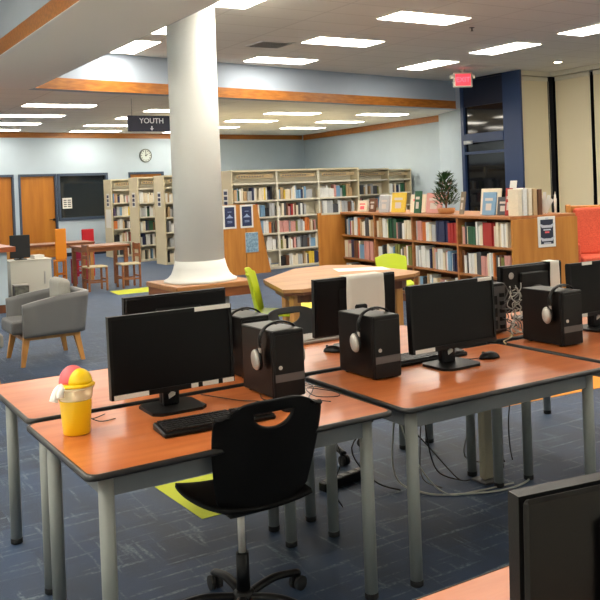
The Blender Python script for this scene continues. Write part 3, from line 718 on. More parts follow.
# the tangled bundle at the rear of the cabled tower
t = thing('cable_bundle', 'tangled grey and clear cables hanging behind the middle monitor', 'cables', (3.47, 3.675, TZ))
random.seed(11)
for i in range(9):
    pts = []; x = random.uniform(-.05, .05)
    for k in range(9):
        pts.append((x+random.uniform(-.045, .045), random.uniform(-.02, .01), .27-k*.03+random.uniform(-.02, .02)))
    pts.append((x+random.uniform(-.08, .02), -.05, .006))
    b = nb(); tube(b, pts, .0032, 6, 5); obj('cable', b, (SILV, CABLE_W, DSILV)[i % 3], t)
cord([(3.40, 3.62, .746), (3.37, 3.57, .75), (3.30, 3.53, .747), (3.24, 3.50, .746), (3.2, 3.44, .745)], mat('tan_cable', (196, 176, 130), .5), 'tan cable lying at the table joint below the cable tangle', .0035)
# under the tables
t = thing('cable_riser', 'thick beige cable riser post under the middle computer tables', 'cable riser', (3.13, 3.552, 0))
b = nb(); bx(b, -.036, .036, -.024, .024, .012, TZ-.03, bev=.01); obj('post', b, mat('riser_beige', (150, 142, 120), .5), t)
b = nb(); bx(b, -.06, .06, -.06, .06, 0, .012, bev=.003); obj('foot_plate', b, DSILV, t)
cord([(2.9, 4.0, .66), (2.78, 3.9, .35), (2.70, 3.80, .06), (2.74, 3.60, .008), (2.9, 3.46, .006), (3.10, 3.38, .006), (3.28, 3.40, .006), (3.4, 3.5, .006)], CABLE_W, 'pale cable sagging to the carpet and curving past the beige riser', .0055)
cord([(2.62, 3.7, .68), (2.60, 3.62, .45), (2.66, 3.55, .2), (2.80, 3.5, .02), (2.98, 3.45, .008), (3.2, 3.42, .008)], CABLE_W, 'second pale cable drooping from the middle table to the carpet', .0045)
random.seed(5)
for i, lb in enumerate(('black cable hanging in a wide loop left of the beige riser', 'black cable crossing low under the middle table', 'black cable hanging straight beside the riser',
                        'black cable swinging right of the beige riser', 'black cable dangling near the third table leg', 'grey cable coiling around the riser foot', 'black cable dropping between the back table legs')):
    x0 = 2.35+i*.17; x1 = x0+random.uniform(.1, .35); y = 3.62+random.uniform(-.05, .25)
    if i % 2 == 0: pts = [(x0, y, .68), (x0+.03, y, .5+random.uniform(-.05, .05)), (x0+.12, y-.05, .42), (x1, y, .52), (x1+.05, y, .68)]
    else: pts = [(x0, y, .68), (x0+random.uniform(-.08, .08), y-.04, .45), (x0+random.uniform(-.08, .1), y+.03, .25), (x0+random.uniform(-.03, .12), y, .06), (x0+.15, y-.08, .008)]
    cord(pts, CABLE_B if i != 5 else DSILV, lb, .0042)
cord([(1.93, 3.58, .68), (2.02, 3.58, .45), (2.1, 3.62, .40), (2.2, 3.75, .5), (2.25, 3.8, .68)], CABLE_B, 'black cable looping between front left and middle tables', .004)
cord([(2.14, 3.66, .68), (2.16, 3.62, .5), (2.24, 3.6, .3), (2.20, 3.62, .15), (2.3, 3.7, .01)], CABLE_B, 'thin black cable reaching the carpet behind the front left table', .0035)
for i, (pts, m_, lb) in enumerate((
    ([(2.52, 3.70, .66), (2.56, 3.64, .55), (2.72, 3.6, .50), (2.9, 3.62, .56), (2.98, 3.66, .66)], CABLE_B, 'black cable sagging just under the middle table, upper loop'),
    ([(2.50, 3.78, .66), (2.60, 3.72, .48), (2.76, 3.68, .43), (2.92, 3.72, .47), (3.04, 3.8, .66)], CABLE_B, 'black cable sagging under the middle table, lower loop'),
    ([(2.60, 3.9, .66), (2.72, 3.8, .4), (2.86, 3.7, .2), (2.98, 3.62, .03), (3.05, 3.6, .008)], CABLE_B, 'black cable slanting down toward the riser foot'),
    ([(2.96, 3.9, .66), (2.90, 3.8, .45), (2.80, 3.7, .22), (2.78, 3.66, .06), (2.86, 3.6, .008)], DSILV, 'grey cable slanting the other way beside the riser'),
    ([(3.28, 3.8, .66), (3.26, 3.72, .5), (3.36, 3.7, .35), (3.32, 3.74, .2), (3.40, 3.7, .01)], CABLE_B, 'thin black cable wavering right of the riser'),
    ([(3.42, 3.8, .66), (3.50, 3.74, .45), (3.44, 3.7, .25), (3.48, 3.74, .08), (3.46, 3.7, .01)], CABLE_B, 'thin black cable hanging farthest right below the tables'))): cord(pts, m_, lb, .0038)
t = thing('power_strip', 'black power box on the carpet behind the front left table legs', 'power strip', (2.5, 4.0, 0), .2)
b = nb(); bx(b, -.16, .16, -.03, .03, 0, .05, bev=.006); obj('strip_body', b, BLK, t)
b = nb()
for k in range(5): bx(b, -.14+k*.06, -.105+k*.06, -.018, .018, .0505, .053)
obj('socket', b, DSILV, t)

# ------------------------------------------------------------------ maple reading table and the sheet on it
t = thing('reading_table', 'maple-topped reading table with clipped corners beyond the computers', 'table')
P8 = [(3.86, 7.5), (3.58, 6.6), (3.72, 6.5), (5.1, 6.72), (5.26, 6.85), (5.30, 7.95), (5.05, 8.25), (4.6, 8.2)]
b = nb(); prism(b, P8, .71, .74); obj('tabletop', b, WOODM, t)
cxm = sum(p[0] for p in P8)/8; cym = sum(p[1] for p in P8)/8
b = nb(); prism(b, [(cxm+(x-cxm)*.985, cym+(y-cym)*.985) for x, y in P8], .685, .7095); obj('underside_board', b, WOODD, t)
b = nb(); q = [(cxm+(x-cxm)*.84, cym+(y-cym)*.84) for x, y in P8]
for i in range(8): vwall(b, q[i], q[(i+1) % 8], .60, .6845, .02)
obj('apron', b, WOODD, t)
for x, y in ((3.77, 6.73), (5.05, 6.95), (5.02, 7.95), (4.22, 7.7)):
    b = nb(); bx(b, x-.04, x+.04, y-.04, y+.04, 0, .684, bev=.006); obj('leg', b, LEGW, t)
b = nb(); prism(b, [(4.72, 7.5), (5.2, 7.25), (5.3, 7.55), (4.85, 7.82)], .7405, .742); tag(obj('paper_sheet', b, PAPER), 'white paper lying on the maple reading table', 'paper')

# ------------------------------------------------------------------ wooden display end with posters
t = thing('display_stand', 'double-sided oak display stand with sloping side, right of the column', 'display stand', (7.2, 14.85, 0), 0)
b = nb(); vprism(b, [(-.38, 0), (.10, 0), (.12, 1.33), (-.38, 1.33)], 0, .04); fr = obj('left_panel', b, OAK, t)
b = nb(); vprism(b, [(.115, 0), (.62, 0), (.36, 1.31), (.13, 1.31)], .0, .04); obj('sloping_panel', b, OAK, t)
b = nb(); bx(b, -.34, .5, .04, .24, 0, .08); bx(b, -.34, .34, .04, .2, .6, .62); bx(b, -.34, .32, .04, .18, 1.0, 1.02); obj('shelf', b, OAKH, t)
def poster(label, loc, rz, w_, h_, face, style=0):
    t = thing('poster', label, 'poster', loc, rz, 'framed posters')
    b = nb(); bx(b, -w_/2, w_/2, -.008, 0, -h_/2, h_/2, bev=.003); obj('border', b, WHT, t)
    b = nb(); k = .035 if style != 2 else .004; bx(b, -w_/2+k, w_/2-k, -.011, -.0085, -h_/2+k, h_/2-k); obj('print', b, face, t)
    if style == 0:
        b = nb(); vprism(b, [(-.08, -.02), (-.03, .015), (0, .05), (.03, .015), (.08, -.02)], -.0135, -.0115)
        for q in range(2): bx(b, -.05, .05, -.0135, -.0115, -.085-q*.025, -.075-q*.025)
        bx(b, -.04, .04, -.0135, -.0115, .09, .10); obj('emblem', b, mat('emblem_pale', (150, 166, 200), .5), t)
    if style == 1:
        b = nb()
        for z in (.06, -.09): vprism(b, [(-.11, z+.04), (-.05, z+.015), (.05, z+.015), (.11, z+.04), (.07, z-.015), (-.07, z-.015)], -.0135, -.0115); bx(b, -.05, .05, -.0135, -.0115, z-.045, z-.03)
        bx(b, -.02, .02, -.0135, -.0115, .14, .16)
        obj('emblem', b, mat('emblem_grey', (196, 198, 208), .5), t)
        b = nb(); bx(b, -.03, .03, -.0135, -.0115, -.015, .005); obj('pink_mark', b, PINK, t)
    return t
poster('small navy poster at left on the oak display stand', (6.985, 14.846, 1.10), 0, .27, .44, PNAVY)
poster('small navy poster beside its twin, nearer the sloping edge', (7.34, 14.846, 1.10), 0, .27, .44, PNAVY)
poster('pale blue picture sheet below the two navy posters', (7.43, 14.846, .60), 0, .27, .38, PLBL, 2)

# ------------------------------------------------------------------ books
BCOL = [('cream', (226, 214, 190)), ('white', (226, 226, 222)), ('pale grey', (176, 178, 180)), ('tan', (186, 156, 116)), ('dark green', (34, 86, 58)), ('navy blue', (38, 46, 82)),
        ('black', (30, 28, 30)), ('brown', (106, 68, 44)), ('red', (168, 46, 44)), ('yellow', (222, 190, 66)), ('sky blue', (120, 158, 190)), ('pink', (206, 148, 140)),
        ('olive', (122, 122, 62)), ('dark grey', (72, 74, 78)), ('purple', (74, 58, 96)), ('orange', (206, 118, 56))]
BW = [12, 13, 8, 5, 1.8, 1.6, 2.5, 2.5, 1.4, 1.2, 3, 3.5, 1.5, 3, 1, .8]
BM = [mat('cover_'+n.replace(' ', '_'), c, .55, var=.07, scale=25, stretch=(1, 1, 2)) for n, c in BCOL]
PAGE = mat('book_pages', (220, 212, 190), .8)
def book_geo(bm, M_, mi=0, pg=1):
    def bb(x0, x1, y0, y1, z0, z1, k):
        vs = bx(bm, x0, x1, y0, y1, z0, z1, mi=k)
        for v in vs: v.co = M_ @ v.co
    bb(0, .12, 0, 1, 0, 1, mi); bb(.88, 1, 0, 1, 0, 1, mi); bb(.12, .88, 0, .04, 0, 1, mi); bb(.12, .88, .04, .96, .02, .97, pg)
BMESH = []
for i, m_ in enumerate(BM):
    b = nb(); book_geo(b, Matrix.Identity(4)); me = bpy.data.meshes.new('book'); b.to_mesh(me); b.free(); me.materials.append(m_); me.materials.append(PAGE); BMESH.append(me)
ORD = ['first', 'second', 'third', 'fourth', 'fifth', 'sixth', 'seventh', 'eighth', 'ninth', 'tenth', 'eleventh', 'twelfth', 'thirteenth', 'fourteenth', 'fifteenth', 'sixteenth', 'seventeenth', 'eighteenth',
       'nineteenth', 'twentieth', 'twenty-first', 'twenty-second', 'twenty-third', 'twenty-fourth', 'twenty-fifth', 'twenty-sixth', 'twenty-seventh', 'twenty-eighth', 'twenty-ninth', 'thirtieth', 'thirty-first', 'thirty-second', 'thirty-third', 'thirty-fourth']
def frame(origin, xdir):
    x = Vector((xdir[0], xdir[1], 0)).normalized(); y = Vector((-x.y, x.x, 0))
    return Matrix(((x.x, y.x, 0, origin[0]), (x.y, y.y, 0, origin[1]), (0, 0, 1, origin[2] if len(origin) > 2 else 0), (0, 0, 0, 1)))
def run_of_books(x0, x1, hmin, hmax, wmin, wmax, pat=None):
    """yield (x, w, h, d, colour) filling x0..x1"""
    x = x0; out = []
    while True:
        c = random.choices(range(len(BCOL)), BW)[0]; wd = random.uniform(wmin, wmax); nrun = random.choice((1, 1, 1, 2, 3)); h_ = random.uniform(hmin, hmax)
        for _ in range(nrun):
            if x+wd > x1: return out
            out.append((x, wd, h_*random.uniform(.97, 1.0), random.uniform(.13, .17), c)); x += wd+.0012
CASE0 = (7.33, 11.5); CASED = (6.75-7.33, 7.1-11.5); CL = math.hypot(*CASED); CF = frame(CASE0, CASED); CANG = math.atan2(CASED[1], CASED[0])
bay = CL/4; ZS = [.14, .50, .85]; CH = 1.2
t = thing('low_bookcase', 'long low oak bookcase of four bays filled with books', 'bookcase', (CASE0[0], CASE0[1], 0), CANG)
b = nb(); bx(b, -.02, CL+.0, -.015, .90, CH-.035, CH, bev=.004); obj('top_board', b, OAKH, t)
b = nb(); bx(b, CL, CL+.03, -.012, .895, 0, CH-.0355); obj('right_end_panel', b, OAK, t)
b = nb(); bx(b, -.03, 0, -.34, .895, 0, CH-.0355); bx(b, -.035, .0, -.40, -.34, 0, CH-.0); obj('left_end_panel', b, OAK, t)
b = nb(); bx(b, 0, CL, .30, .32, .1, CH-.036); obj('back_panel', b, WOODD, t)
b = nb(); bx(b, 0, CL, .02, .88, 0, .1); obj('toe_kick', b, WOODD, t)
for k in range(1, 4):
    b = nb(); bx(b, k*bay-.018, k*bay+.018, -.005, .2995, .12, CH-.036); obj('divider', b, OAKH, t)
for k in range(4):
    x0 = k*bay+(.001 if k == 0 else .0185); x1 = (k+1)*bay-(.0185 if k < 3 else .001)
    for z in ZS: b = nb(); bx(b, x0, x1, 0, .2995, z-.025, z); obj('shelf', b, OAKH, t)
random.seed(21)
BAYN = ['leftmost bay', 'second bay', 'third bay', 'rightmost bay']; SHN = ['bottom', 'middle', 'top']
nbk = 0
special = {(1, 2): [(.32, 4, .13), (.5, 4, .08)], (2, 2): [(.48, 5, .3)], (3, 2): [(.42, 8, .26)], (0, 1): [(.62, 11, .3)], (1, 1): [(.52, 12, .15)], (0, 2): [(.4, 15, .1)]}
for k in range(4):
    for zi in (2, 1, 0):
        x0 = k*bay+.03; x1 = (k+1)*bay-.03-random.uniform(.0, .06)
        bks = run_of_books(x0, x1, .21, .285, .026, .056)
        for i, (x, wd, h_, dp, c) in enumerate(bks):
            if nbk >= 284: break
            fr_ = (x-x0)/(x1-x0)
            for s0, cc, ln in special.get((k, zi), []):
                if s0 < fr_ < s0+ln: c = cc; h_ = .27
            o = bpy.data.objects.new('book', BMESH[c]); C.objects.link(o)
            yo = random.uniform(.02, .05)
            o.matrix_world = CF @ Matrix.Translation((x, yo, ZS[zi]+.0005)) @ Matrix.Diagonal((wd, dp, h_, 1))
            tk = 'thick' if wd > .048 else ('slim' if wd < .036 else 'medium')
            tag(o, f"{tk} {BCOL[c][0]} book, {ORD[i]} from left, {SHN[zi]} shelf, {BAYN[k]} of the low oak bookcase", 'book', 'books in the low oak bookcase'); nbk += 1
# shelf-top display: face-out books, sign holder, plant
def standing(name, label, cat, s, w_, h_, m, d=.03, rz=0, y=.16, open_=False):
    """item standing on the low bookcase at distance s along it"""
    p = CF @ Vector((s, y, CH+.001)); t = thing(name, label, cat, p, CANG+rz, 'books displayed on the bookcase top' if cat == 'book' else None)
    b = nb(); tl = Matrix.Rotation(-.16, 3, 'X')
    if open_:
        for sg in (-1, 1):
            vs = bx(b, 0, w_/2, 0, .012, 0, h_)
            for v in vs:
                v.co = Matrix.Rotation(sg*.35, 3, 'Z') @ (Vector((v.co.x*sg, v.co.y, v.co.z)))
        bmesh.ops.recalc_face_normals(b, faces=b.faces[:])
    else:
        box(b, (0, 0, h_/2), (w_, d, h_), None, bev=.002)
        for v in b.verts: v.co = tl @ v.co
        lo = min(v.co.z for v in b.verts)
        for v in b.verts: v.co.z -= lo
    obj('cover', b, m, t)
    if not open_:
        b = nb(); vs = bx(b, -w_*.3, w_*.3, -d/2-.0015, -d/2-.0005, h_*.62, h_*.74); vs += bx(b, -w_*.22, w_*.22, -d/2-.0015, -d/2-.0005, h_*.2, h_*.5)
        for v in vs: v.co = tl @ v.co
        for v in vs: v.co.z -= lo
        obj('cover_print', b, mat('print_'+m.name, (200, 190, 180), .5) if m is not BM[0] else PINK, t)
    return t
px = {}
B_ = lambda i: BM[i]
items = [(.49, .2, .17, 0, 'small cream picture book lying back near the left end of bookcase top'), (.66, .13, .20, 7, 'brown book standing near the left end of bookcase top'),
         (.93, .26, .25, 1, 'large white book left of the yellow one on the bookcase top'), (1.19, .19, .24, 2, 'pale grey book touching the yellow one on the bookcase top'), (1.47, .26, .28, 9, 'bright yellow book standing face-out on the bookcase top'),
         (1.88, .26, .25, 0, 'cream book left of the upright green one'), (2.15, .11, .30, 4, 'tall green book standing on the bookcase top'),
         (2.44, .27, .27, 11, 'pink and cream book left of the potted plant'), (3.62, .28, .31, 0, 'cream picture book right of the plant'),
         (3.82, .19, .27, 10, 'sky blue book beside the cream picture book'), (3.99, .15, .21, 13, 'dark grey book under the small white sign'), (4.10, .24, .31, 8, 'red face-out book on the bookcase top'), (4.20, .07, .30, 8, 'narrow red book at the right of the red face-out book')]
for i, (s, w_, h_, c, lb) in enumerate(items): standing('display_book', lb, 'book', s, w_, h_, BM[c], rz=.34+random.uniform(-.08, .08), y=.13+.08*(i % 3))
standing('sign_holder', 'small white framed notice standing above the dark grey book', 'sign', 3.93, .13, .40, WHT, .008, y=.36)
standing('book_stand', 'grey upright bookend right of the plant', 'bookend', 3.13, .09, .28, mat('bookend', (128, 116, 96), .5), .02, y=.2)
# white picture books along the right end of the case, standing across it
for i, (s, w_, h_, c, lb) in enumerate(((.13, .17, .30, 0, 'cream book first in the row on the right end of the bookcase'), (.20, .2, .31, 1, 'white book second in the row on the right end'),
        (.27, .2, .30, 0, 'cream book third in the row on the right end'), (.34, .2, .30, 3, 'tan book fourth in the row on the right end'), (.41, .19, .29, 7, 'brownish book last in the row on the right end'))):
    p = CF @ Vector((CL-.10, s, CH+.001)); t = thing('display_book', lb, 'book', p, CANG+.1, 'books displayed on the bookcase top')
    b = nb(); bx(b, -.085, .085, -.028, .028, 0, h_, bev=.003); obj('cover', b, BM[c], t)
for i, (s, rz, lb) in enumerate(((.56, .5, 'open white paper fan leaning on the right end of the bookcase'), (.70, -.6, 'second white paper craft next to the paper fan'))):
    p = CF @ Vector((CL-.12, s, CH+.001)); t = thing('paper_craft', lb, 'paper craft', p, CANG+rz, 'paper crafts on the bookcase')
    for k in range(5):
        a = -.9+k*.45; b = nb(); vs = bx(b, -.018, .018, -.002, .002, 0, .24-.03*abs(k-2))
        for v in vs: v.co = Matrix.Rotation(a*.55, 3, 'Y') @ v.co+Vector((0, .004*k, .012))
        obj('paper_strip', b, PAPER, t)
# poster on the right end panel
q = CF @ Vector((CL+.0325, .45, 1.01)); poster('charcoal poster with pale emblems on the end of the low bookcase', tuple(q), CANG+PI/2, .245, .345, PCHAR, 1)
# plant
p = CF @ Vector((2.82, .17, CH+.001)); t = thing('potted_plant', 'bushy green plant in a tan dish on the low bookcase', 'plant', p)
b = nb(); lathe(b, [(.07, 0), (.10, .01), (.115, .07), (.105, .075), (.095, .05)], 28); obj('pot', b, TERR, t)
b = nb(); random.seed(3)
for k in range(7):
    a = k*PI/3.5; tube(b, [(0, 0, .05), (.03*math.cos(a), .03*math.sin(a), .22), (.08*math.cos(a), .08*math.sin(a), .42)], .005, 6)
obj('stem', b, WOODD, t)
b = nb()
for k in range(430):
    a = random.uniform(0, 2*PI); z = random.uniform(.10, .50); rad = (.23-.23*abs(z-.22)/.40)*random.uniform(.25, 1); base = Vector((rad*.75*math.cos(a), rad*.75*math.sin(a), z))
    d = Vector((math.cos(a), math.sin(a), random.uniform(.1, 1.4))).normalized(); s = d.cross(Vector((0, 0, 1))).normalized(); L = random.uniform(.05, .10); w2 = random.uniform(.010, .018)
    n = s.cross(d)*.006
    vs = [b.verts.new(base), b.verts.new(base+d*L*.5+s*w2+n), b.verts.new(base+d*L), b.verts.new(base+d*L*.5-s*w2+n)]; b.faces.new(vs)
obj('foliage', b, LEAF, t)

# ------------------------------------------------------------------ tall steel shelving ranges
STV, STF, STM = [], [], []; random.seed(9)
def stuff_book(x, y, z, wd, dp, h_, mi):
    for a, b_, c, d, e, f, k in ((0, .12, 0, 1, 0, 1, mi), (.88, 1, 0, 1, 0, 1, mi), (.12, .88, 0, .04, 0, 1, mi), (.12, .88, .04, .96, .02, .97, len(BM))):
        n = len(STV)
        for zz in (e, f):
            for xx, yy in ((a, c), (b_, c), (b_, d), (a, d)): STV.append((x+xx*wd, y+yy*dp, z+zz*h_))
        STF.extend([(n, n+3, n+2, n+1), (n+4, n+5, n+6, n+7), (n, n+1, n+5, n+4), (n+1, n+2, n+6, n+5), (n+2, n+3, n+7, n+6), (n+3, n, n+4, n+7)]); STM.extend([k]*6)
def steel_range(label, u0, u1, v, bays, zs=(.05, .39, .72, 1.05, 1.38, 1.72), H=1.98, depth=.6, endlabel=True, notice=False, fill=.9):
    t = thing('library_shelving', label, 'bookshelf', (u0, v, 0), 0, 'tall cream library shelving')
    L = u1-u0; n = bays; bw = L/n
    b = nb(); bx(b, -.03, 0, 0, depth, 0, H, bev=.004); ep = obj('end_panel', b, BEIGE, t)
    b = nb(); bx(b, L, L+.03, 0, depth, 0, H, bev=.004); obj('end_panel', b, BEIGE, t)
    b = nb(); bx(b, 0, L, 0, depth, H-.035, H); obj('canopy', b, BEIGE, t)
    b = nb(); bx(b, .001, L-.001, depth/2-.01, depth/2+.01, .1, H-.036); obj('back_panel', b, CREAM, t)
    b = nb(); bx(b, .001, L-.001, .02, depth-.02, 0, .045); obj('kick_base', b, CREAM, t)
    for k in range(1, n):
        b = nb(); bx(b, k*bw-.018, k*bw+.018, .0, .045, .05, H-.036); obj('upright', b, CREAM, t)
    for k in range(n):
        for z in zs:
            b = nb(); bx(b, k*bw+.02, (k+1)*bw-.02, .005, depth/2-.011, z-.02, z); bx(b, k*bw+.02, (k+1)*bw-.02, 0, .004, z-.028, z+.002); obj('shelf', b, CREAM, t)
            if z == zs[-1]:
                b = nb(); bx(b, k*bw+.08, (k+1)*bw-.10, -.004, -.001, z+.10, z+.17); obj('header_strip', b, mat('header_strip', (176, 152, 112), .6), t)
                b = nb()
                for j in range(10): bx(b, k*bw+.12+j*(bw-.4)/10, k*bw+.12+(j+.6)*(bw-.4)/10, -.006, -.0045, z+.12, z+.15)
                obj('header_lettering', b, DSILV, t)
    if endlabel:
        b = nb(); bx(b, -.036, -.031, depth*.30, depth*.62, 1.28, 1.62); lp = obj('range_label', b, WHT, ep)
        b = nb()
        for j in range(3): bx(b, -.039, -.0365, depth*.34, depth*.58, 1.31+j*.1, 1.38+j*.1)
        obj('label_print', b, PNAVY, lp)
    if notice:
        b = nb(); bx(b, -.036, -.031, depth*.15, depth*.8, .75, 1.22); obj('notice_sheet', b, PAPER, ep)
    M0 = Matrix.Translation((u0, v, 0))
    for k in range(n):
        for zi, z in enumerate(zs):
            if zi == len(zs)-1: continue
            x0 = k*bw+.03; x1 = (k+1)*bw-.03-random.uniform(0, .30)*(1 if random.random() < .5 else .2)
            for (x, wd, h_, dp, c) in run_of_books(x0, x1, .17, .27, .022, .05):
                if random.random() > fill: continue
                stuff_book(u0+x, v+random.uniform(.03, .07), z+.003, wd, dp, h_, c)
steel_range('long cream bookshelf range just right of the column, behind the display stand', 7.3, 10.2, 15.3, 3, fill=.97)
steel_range('cream bookshelf range behind the nearest one, showing past its right end', 7.15, 12.1, 16.85, 5)
steel_range('cream bookshelf range whose end panel touches the column left side', 7.08, 13.86, 18.3, 7)
steel_range('cream bookshelf range, middle of three end panels left of the column', 6.98, 12.9, 19.7, 6)
steel_range('cream bookshelf range with white notice on its end, farthest left', 7.0, 12.9, 21.7, 6, notice=True)
me = bpy.data.meshes.new('shelved_books'); me.from_pydata(STV, [], STF); me.polygons.foreach_set('material_index', STM); me.update()
for m_ in BM+[PAGE]: me.materials.append(m_)
o = bpy.data.objects.new('shelved_books', me); C.objects.link(o); tag(o, 'many mixed books packed on the tall cream library shelving', 'books', kind='stuff')

# ------------------------------------------------------------------ lounge chairs
def armchair(label, u, v, rz, m, group, frame_m=LEGW, H=.76, name='armchair', W=.64, D=.60):
    """faces local +y"""
    t = thing(name, label, 'armchair', (u, v, 0), rz, group)
    b = nb(); w2 = W/2
    # wrap-around shell: arm, back, arm in one curve, top falling to the front
    path = [(-w2, D/2)]+[(-w2+.02*k/3, D/2-(D-.14)*k/3) for k in range(1, 4)]
    for k in range(1, 6): a = k*PI/2/6; path.append((-w2+.02+.14*(1-math.cos(a)), -D/2+.14-.14*math.sin(a)))
    path += [(-x, y) for x, y in path[::-1]]
    n = len(path)-1
    def fn(s, q):
        i = min(int(s*n), n-1); f_ = s*n-i; x = path[i][0]*(1-f_)+path[i+1][0]*f_; y = path[i][1]*(1-f_)+path[i+1][1]*f_
        k = (D/2-y)/D; zt = H-.08*(1-k)**1.6; z = .285+(zt-.285)*q
        return (x*(1+.02*q), y-(.05*q if y < -D/2+.1 else 0.05*q*k), z)
    grid_shell(b, fn, n, 8, .075); sh = obj('arm_shell', b, m, t)
    b = nb(); bx(b, -w2+.08, w2-.08, -D/2+.09, D/2+.08, .30, .43, bev=.03, seg=3); obj('seat_cushion', b, m, t)
    b = nb(); bx(b, -w2+.10, w2-.10, -D/2+.055, -D/2+.17, .432, H+.12, bev=.052, seg=5); obj('back_cushion', b, GREYL, t)
    b = nb(); bx(b, -w2+.01, w2-.01, -D/2+.01, D/2-.01, .245, .284); obj('frame_rail', b, frame_m, t)
    for sx in (-1, 1):
        for sy in (-1, 1):
            b = nb(); x, y = sx*(w2-.04), sy*(D/2-.04)
            a0 = [(x+i*.028, y+j*.028, .2445) for i, j in ((-1, -1), (1, -1), (1, 1), (-1, 1))]; k = sx*.035; l = sy*.045
            a1 = [(x+k+i*.018, y+l+j*.018, 0) for i, j in ((-1, -1), (1, -1), (1, 1), (-1, 1))]
            A_ = [b.verts.new(p) for p in a0]; B2 = [b.verts.new(p) for p in a1]; b.faces.new(A_); b.faces.new(B2[::-1])
            for i in range(4): b.faces.new((A_[i], B2[i], B2[(i+1) % 4], A_[(i+1) % 4]))
            bmesh.ops.recalc_face_normals(b, faces=b.faces[:]); obj('leg', b, frame_m, t)
    return t
armchair('grey vinyl tub armchair with light wooden legs facing left', 2.15, 8.98, PI/2, GREY, 'grey tub armchairs', H=.675, D=.56)
armchair('pale grey armchair cut off at the left edge of the photo', 1.205, 8.3, -PI/2, GREYL, 'grey tub armchairs')
# coral armchair right of the low bookcase
t = thing('coral_armchair', 'coral red upholstered armchair with oak side, at the right edge', 'armchair', (10.15, 8.75, 0), math.radians(140))
b = nb(); bx(b, -.36, .36, -.36, .30, .22, .44, bev=.04, seg=3); obj('seat_cushion', b, CORAL, t)
b = nb(); vs = bx(b, -.36, .36, -.10, .06, 0, .72, bev=.045, seg=3)
for v in vs: v.co = Matrix.Rotation(.14, 3, 'X') @ v.co+Vector((0, -.36, .42))
obj('back_cushion', b, CORAL, t)
for sx in (-1, 1):
    b = nb(); bx(b, sx*.37, sx*.47, -.40, .30, .24, .64, bev=.03, seg=3); obj('arm', b, CORAL, t)
b = nb(); bx(b, -.47, .47, -.56, -.50, .1, 1.17, bev=.012); obj('oak_back_frame', b, OAK, t)
for sx in (-1, 1):
    b = nb(); bx(b, sx*.40, sx*.48, -.50, -.42, .1, 1.19, bev=.012); obj('oak_post', b, OAK, t)
    for y in (-.34, .24): b = nb(); bx(b, sx*.40-.025, sx*.40+.025, y-.025, y+.025, 0, .24); obj('leg', b, OAK, t)

# ------------------------------------------------------------------ left background: counter, cabinet, tables
t = thing('service_counter', 'pale blue service counter with wooden top at the left edge', 'counter', (0, 0, 0))
b = nb(); prism(b, [(1.2, 12.9), (2.62, 12.9), (2.62, 16.3), (1.2, 16.3)], .12, .86); obj('counter_body', b, CNTB, t)
b = nb(); prism(b, [(1.1, 12.8), (2.72, 12.8), (2.72, 16.4), (1.1, 16.4)], .86, .93); obj('counter_top', b, mat('counter_wood', (176, 96, 56), .35, rgb2=(150, 78, 42), scale=2, stretch=(1, 6, 1)), t)
b = nb(); prism(b, [(1.25, 12.93), (2.6, 12.93), (2.6, 16.27), (1.25, 16.27)], 0, .12); obj('toe_board', b, WOODD, t)
t = thing('cabinet', 'white low cabinet panel behind the grey armchairs', 'cabinet', (3.33, 14.6, 0))
b = nb(); bx(b, -.32, .32, 0, .45, .04, .585, bev=.004); obj('body', b, CABW, t)
b = nb(); bx(b, -.335, .335, -.012, .46, .586, .605, bev=.003); obj('top', b, CABW, t)
b = nb(); bx(b, -.30, .30, .02, .43, 0, .04); obj('plinth', b, DSILV, t)
b = nb(); bx(b, .20, .22, -.02, -.001, .2, .4); obj('handle', b, SILV, t)
t = thing('desk_monitor', 'square black screen standing on the white low cabinet', 'monitor', (3.21, 14.78, .606))
b = nb(); bx(b, -.155, .155, -.02, .02, .03, .40, bev=.006); obj('display_panel', b, mat('matte_black', (22, 24, 26), .6), t)
b = nb(); bx(b, -.09, .09, -.07, .07, 0, .012); bx(b, -.02, .02, .0, .03, .012, .1); obj('stand', b, BLK, t)
b = nb(); prism(b, [(3.40, 14.64), (3.56, 14.66), (3.54, 14.9), (3.38, 14.88)], .606, .665); tag(obj('paper_stack', b, PAPER), 'small stack of pale papers on the white low cabinet', 'papers')
t = thing('metal_bin', 'small silver metal box in front of the white low cabinet', 'box', (3.12, 14.42, 0))
b = nb(); bx(b, -.11, .11, -.09, .09, .0, .22, bev=.01); obj('box_body', b, mat('brushed', (150, 148, 132), .35, metal=.5, var=.5, scale=14), t)
b = nb(); bx(b, -.115, .115, -.095, .095, .221, .24, bev=.004); obj('lid', b, SILV, t)
def wood_table(label, x0, x1, y0, y1, H, mt, ml, leg=.03, metal=False):
    t = thing('wooden_table', label, 'table', ((x0+x1)/2, (y0+y1)/2, 0), 0, 'wooden tables by the far wall'); a, c = (x1-x0)/2, (y1-y0)/2
    b = nb(); bx(b, -a, a, -c, c, H-.035, H, bev=.004); obj('tabletop', b, mt, t)
    b = nb()
    for q in ((-a+.05, a-.05, -c+.05, -c+.07), (-a+.05, a-.05, c-.07, c-.05), (-a+.05, -a+.07, -c+.07, c-.07), (a-.07, a-.05, -c+.07, c-.07)): bx(b, *q, H-.10, H-.036)
    obj('apron', b, ml, t)
    for sx in (-1, 1):
        for sy in (-1, 1): b = nb(); bx(b, sx*(a-.06)-leg, sx*(a-.06)+leg, sy*(c-.06)-leg, sy*(c-.06)+leg, 0, H-.036); obj('leg', b, ml, t)
    return t
MIDW = mat('mid_wood', (152, 96, 58), .4, rgb2=(130, 78, 44), scale=2, stretch=(1, 7, 7))
wood_table('small wooden children table in front of the steel shelving ends', 4.22, 5.08, 14.9, 15.6, .73, MIDW, MIDW)
wood_table('long wooden table behind, beneath the orange chair back', 3.3, 4.95, 16.5, 17.2, .73, MIDW, LEGW)
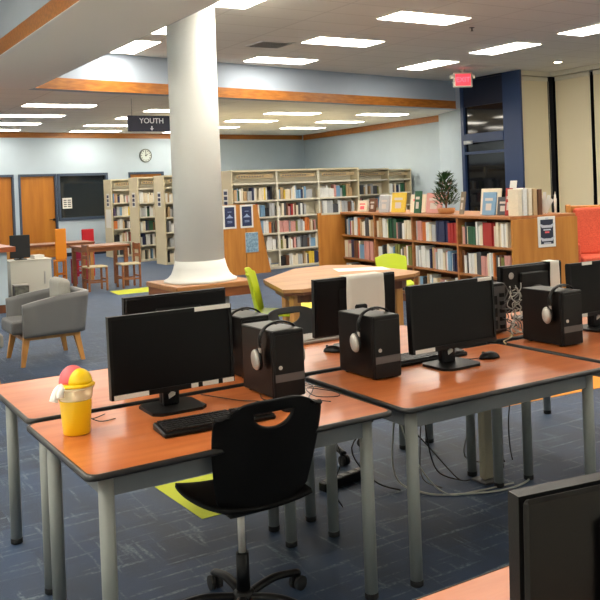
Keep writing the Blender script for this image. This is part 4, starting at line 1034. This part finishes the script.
def wood_chair(label, u, v, rz, seat_m, fm, group, sh=.42, bh=.72, W=.34, slab=False, name='wooden_chair'):
    t = thing(name, label, 'chair', (u, v, 0), rz, group); w2 = W/2
    b = nb(); bx(b, -w2, w2, -w2, w2, sh-.03, sh, bev=.01); obj('seat', b, seat_m, t)
    for sx in (-1, 1):
        for sy in (-1, 1):
            b = nb(); bx(b, sx*(w2-.02)-.015, sx*(w2-.02)+.015, sy*(w2-.02)-.015, sy*(w2-.02)+.015, 0, sh-.0305); obj('leg', b, fm, t)
    b = nb()
    for sx in (-1, 1): bx(b, sx*(w2-.02)-.010, sx*(w2-.02)+.010, -w2+.036, w2-.036, .14, .165)
    for sy in (-1, 1): bx(b, -w2+.036, w2-.036, sy*(w2-.02)-.010, sy*(w2-.02)+.010, .18, .205)
    obj('stretcher', b, fm, t)
    if slab:
        b = nb(); vs = bx(b, -w2, w2, -w2-.01, -w2+.015, sh+.005, bh, bev=.01); obj('backrest', b, seat_m, t)
    else:
        b = nb()
        for sx in (-1, 1): bx(b, sx*(w2-.02)-.015, sx*(w2-.02)+.015, -w2-.0, -w2+.03, sh+.0005, bh)
        bx(b, -w2+.036, w2-.036, -w2+.003, -w2+.022, bh-.12, bh-.01); bx(b, -w2+.036, w2-.036, -w2+.003, -w2+.022, bh-.24, bh-.18); obj('backrest', b, fm, t)
    return t
SEATC = mat('cream_seat', (206, 190, 156), .6)
wood_chair('wooden chair with cream seat, its back at the left end of the children table', 4.38, 14.66, -PI/2, SEATC, MIDW, 'wooden chairs at the children table', bh=.78)
wood_chair('wooden chair with cream seat, its back at the right end of the children table', 4.97, 14.70, PI/2, SEATC, MIDW, 'wooden chairs at the children table', bh=.76)
wood_chair('tall orange chair with solid back at the long wooden table', 4.22, 16.25, .0, ORG, ORG, 'bright plastic chairs', sh=.45, bh=1.02, W=.20, slab=True, name='plastic_chair')
wood_chair('bright red chair with solid back beyond the long wooden table', 5.02, 17.4, .2, RED, RED, 'bright plastic chairs', sh=.45, bh=.94, W=.26, slab=True, name='plastic_chair')
wood_chair('dark magenta chair low beside the children table', 4.53, 16.12, .1, MAG, MAG, 'bright plastic chairs', sh=.45, bh=.60, W=.24, slab=True, name='plastic_chair')
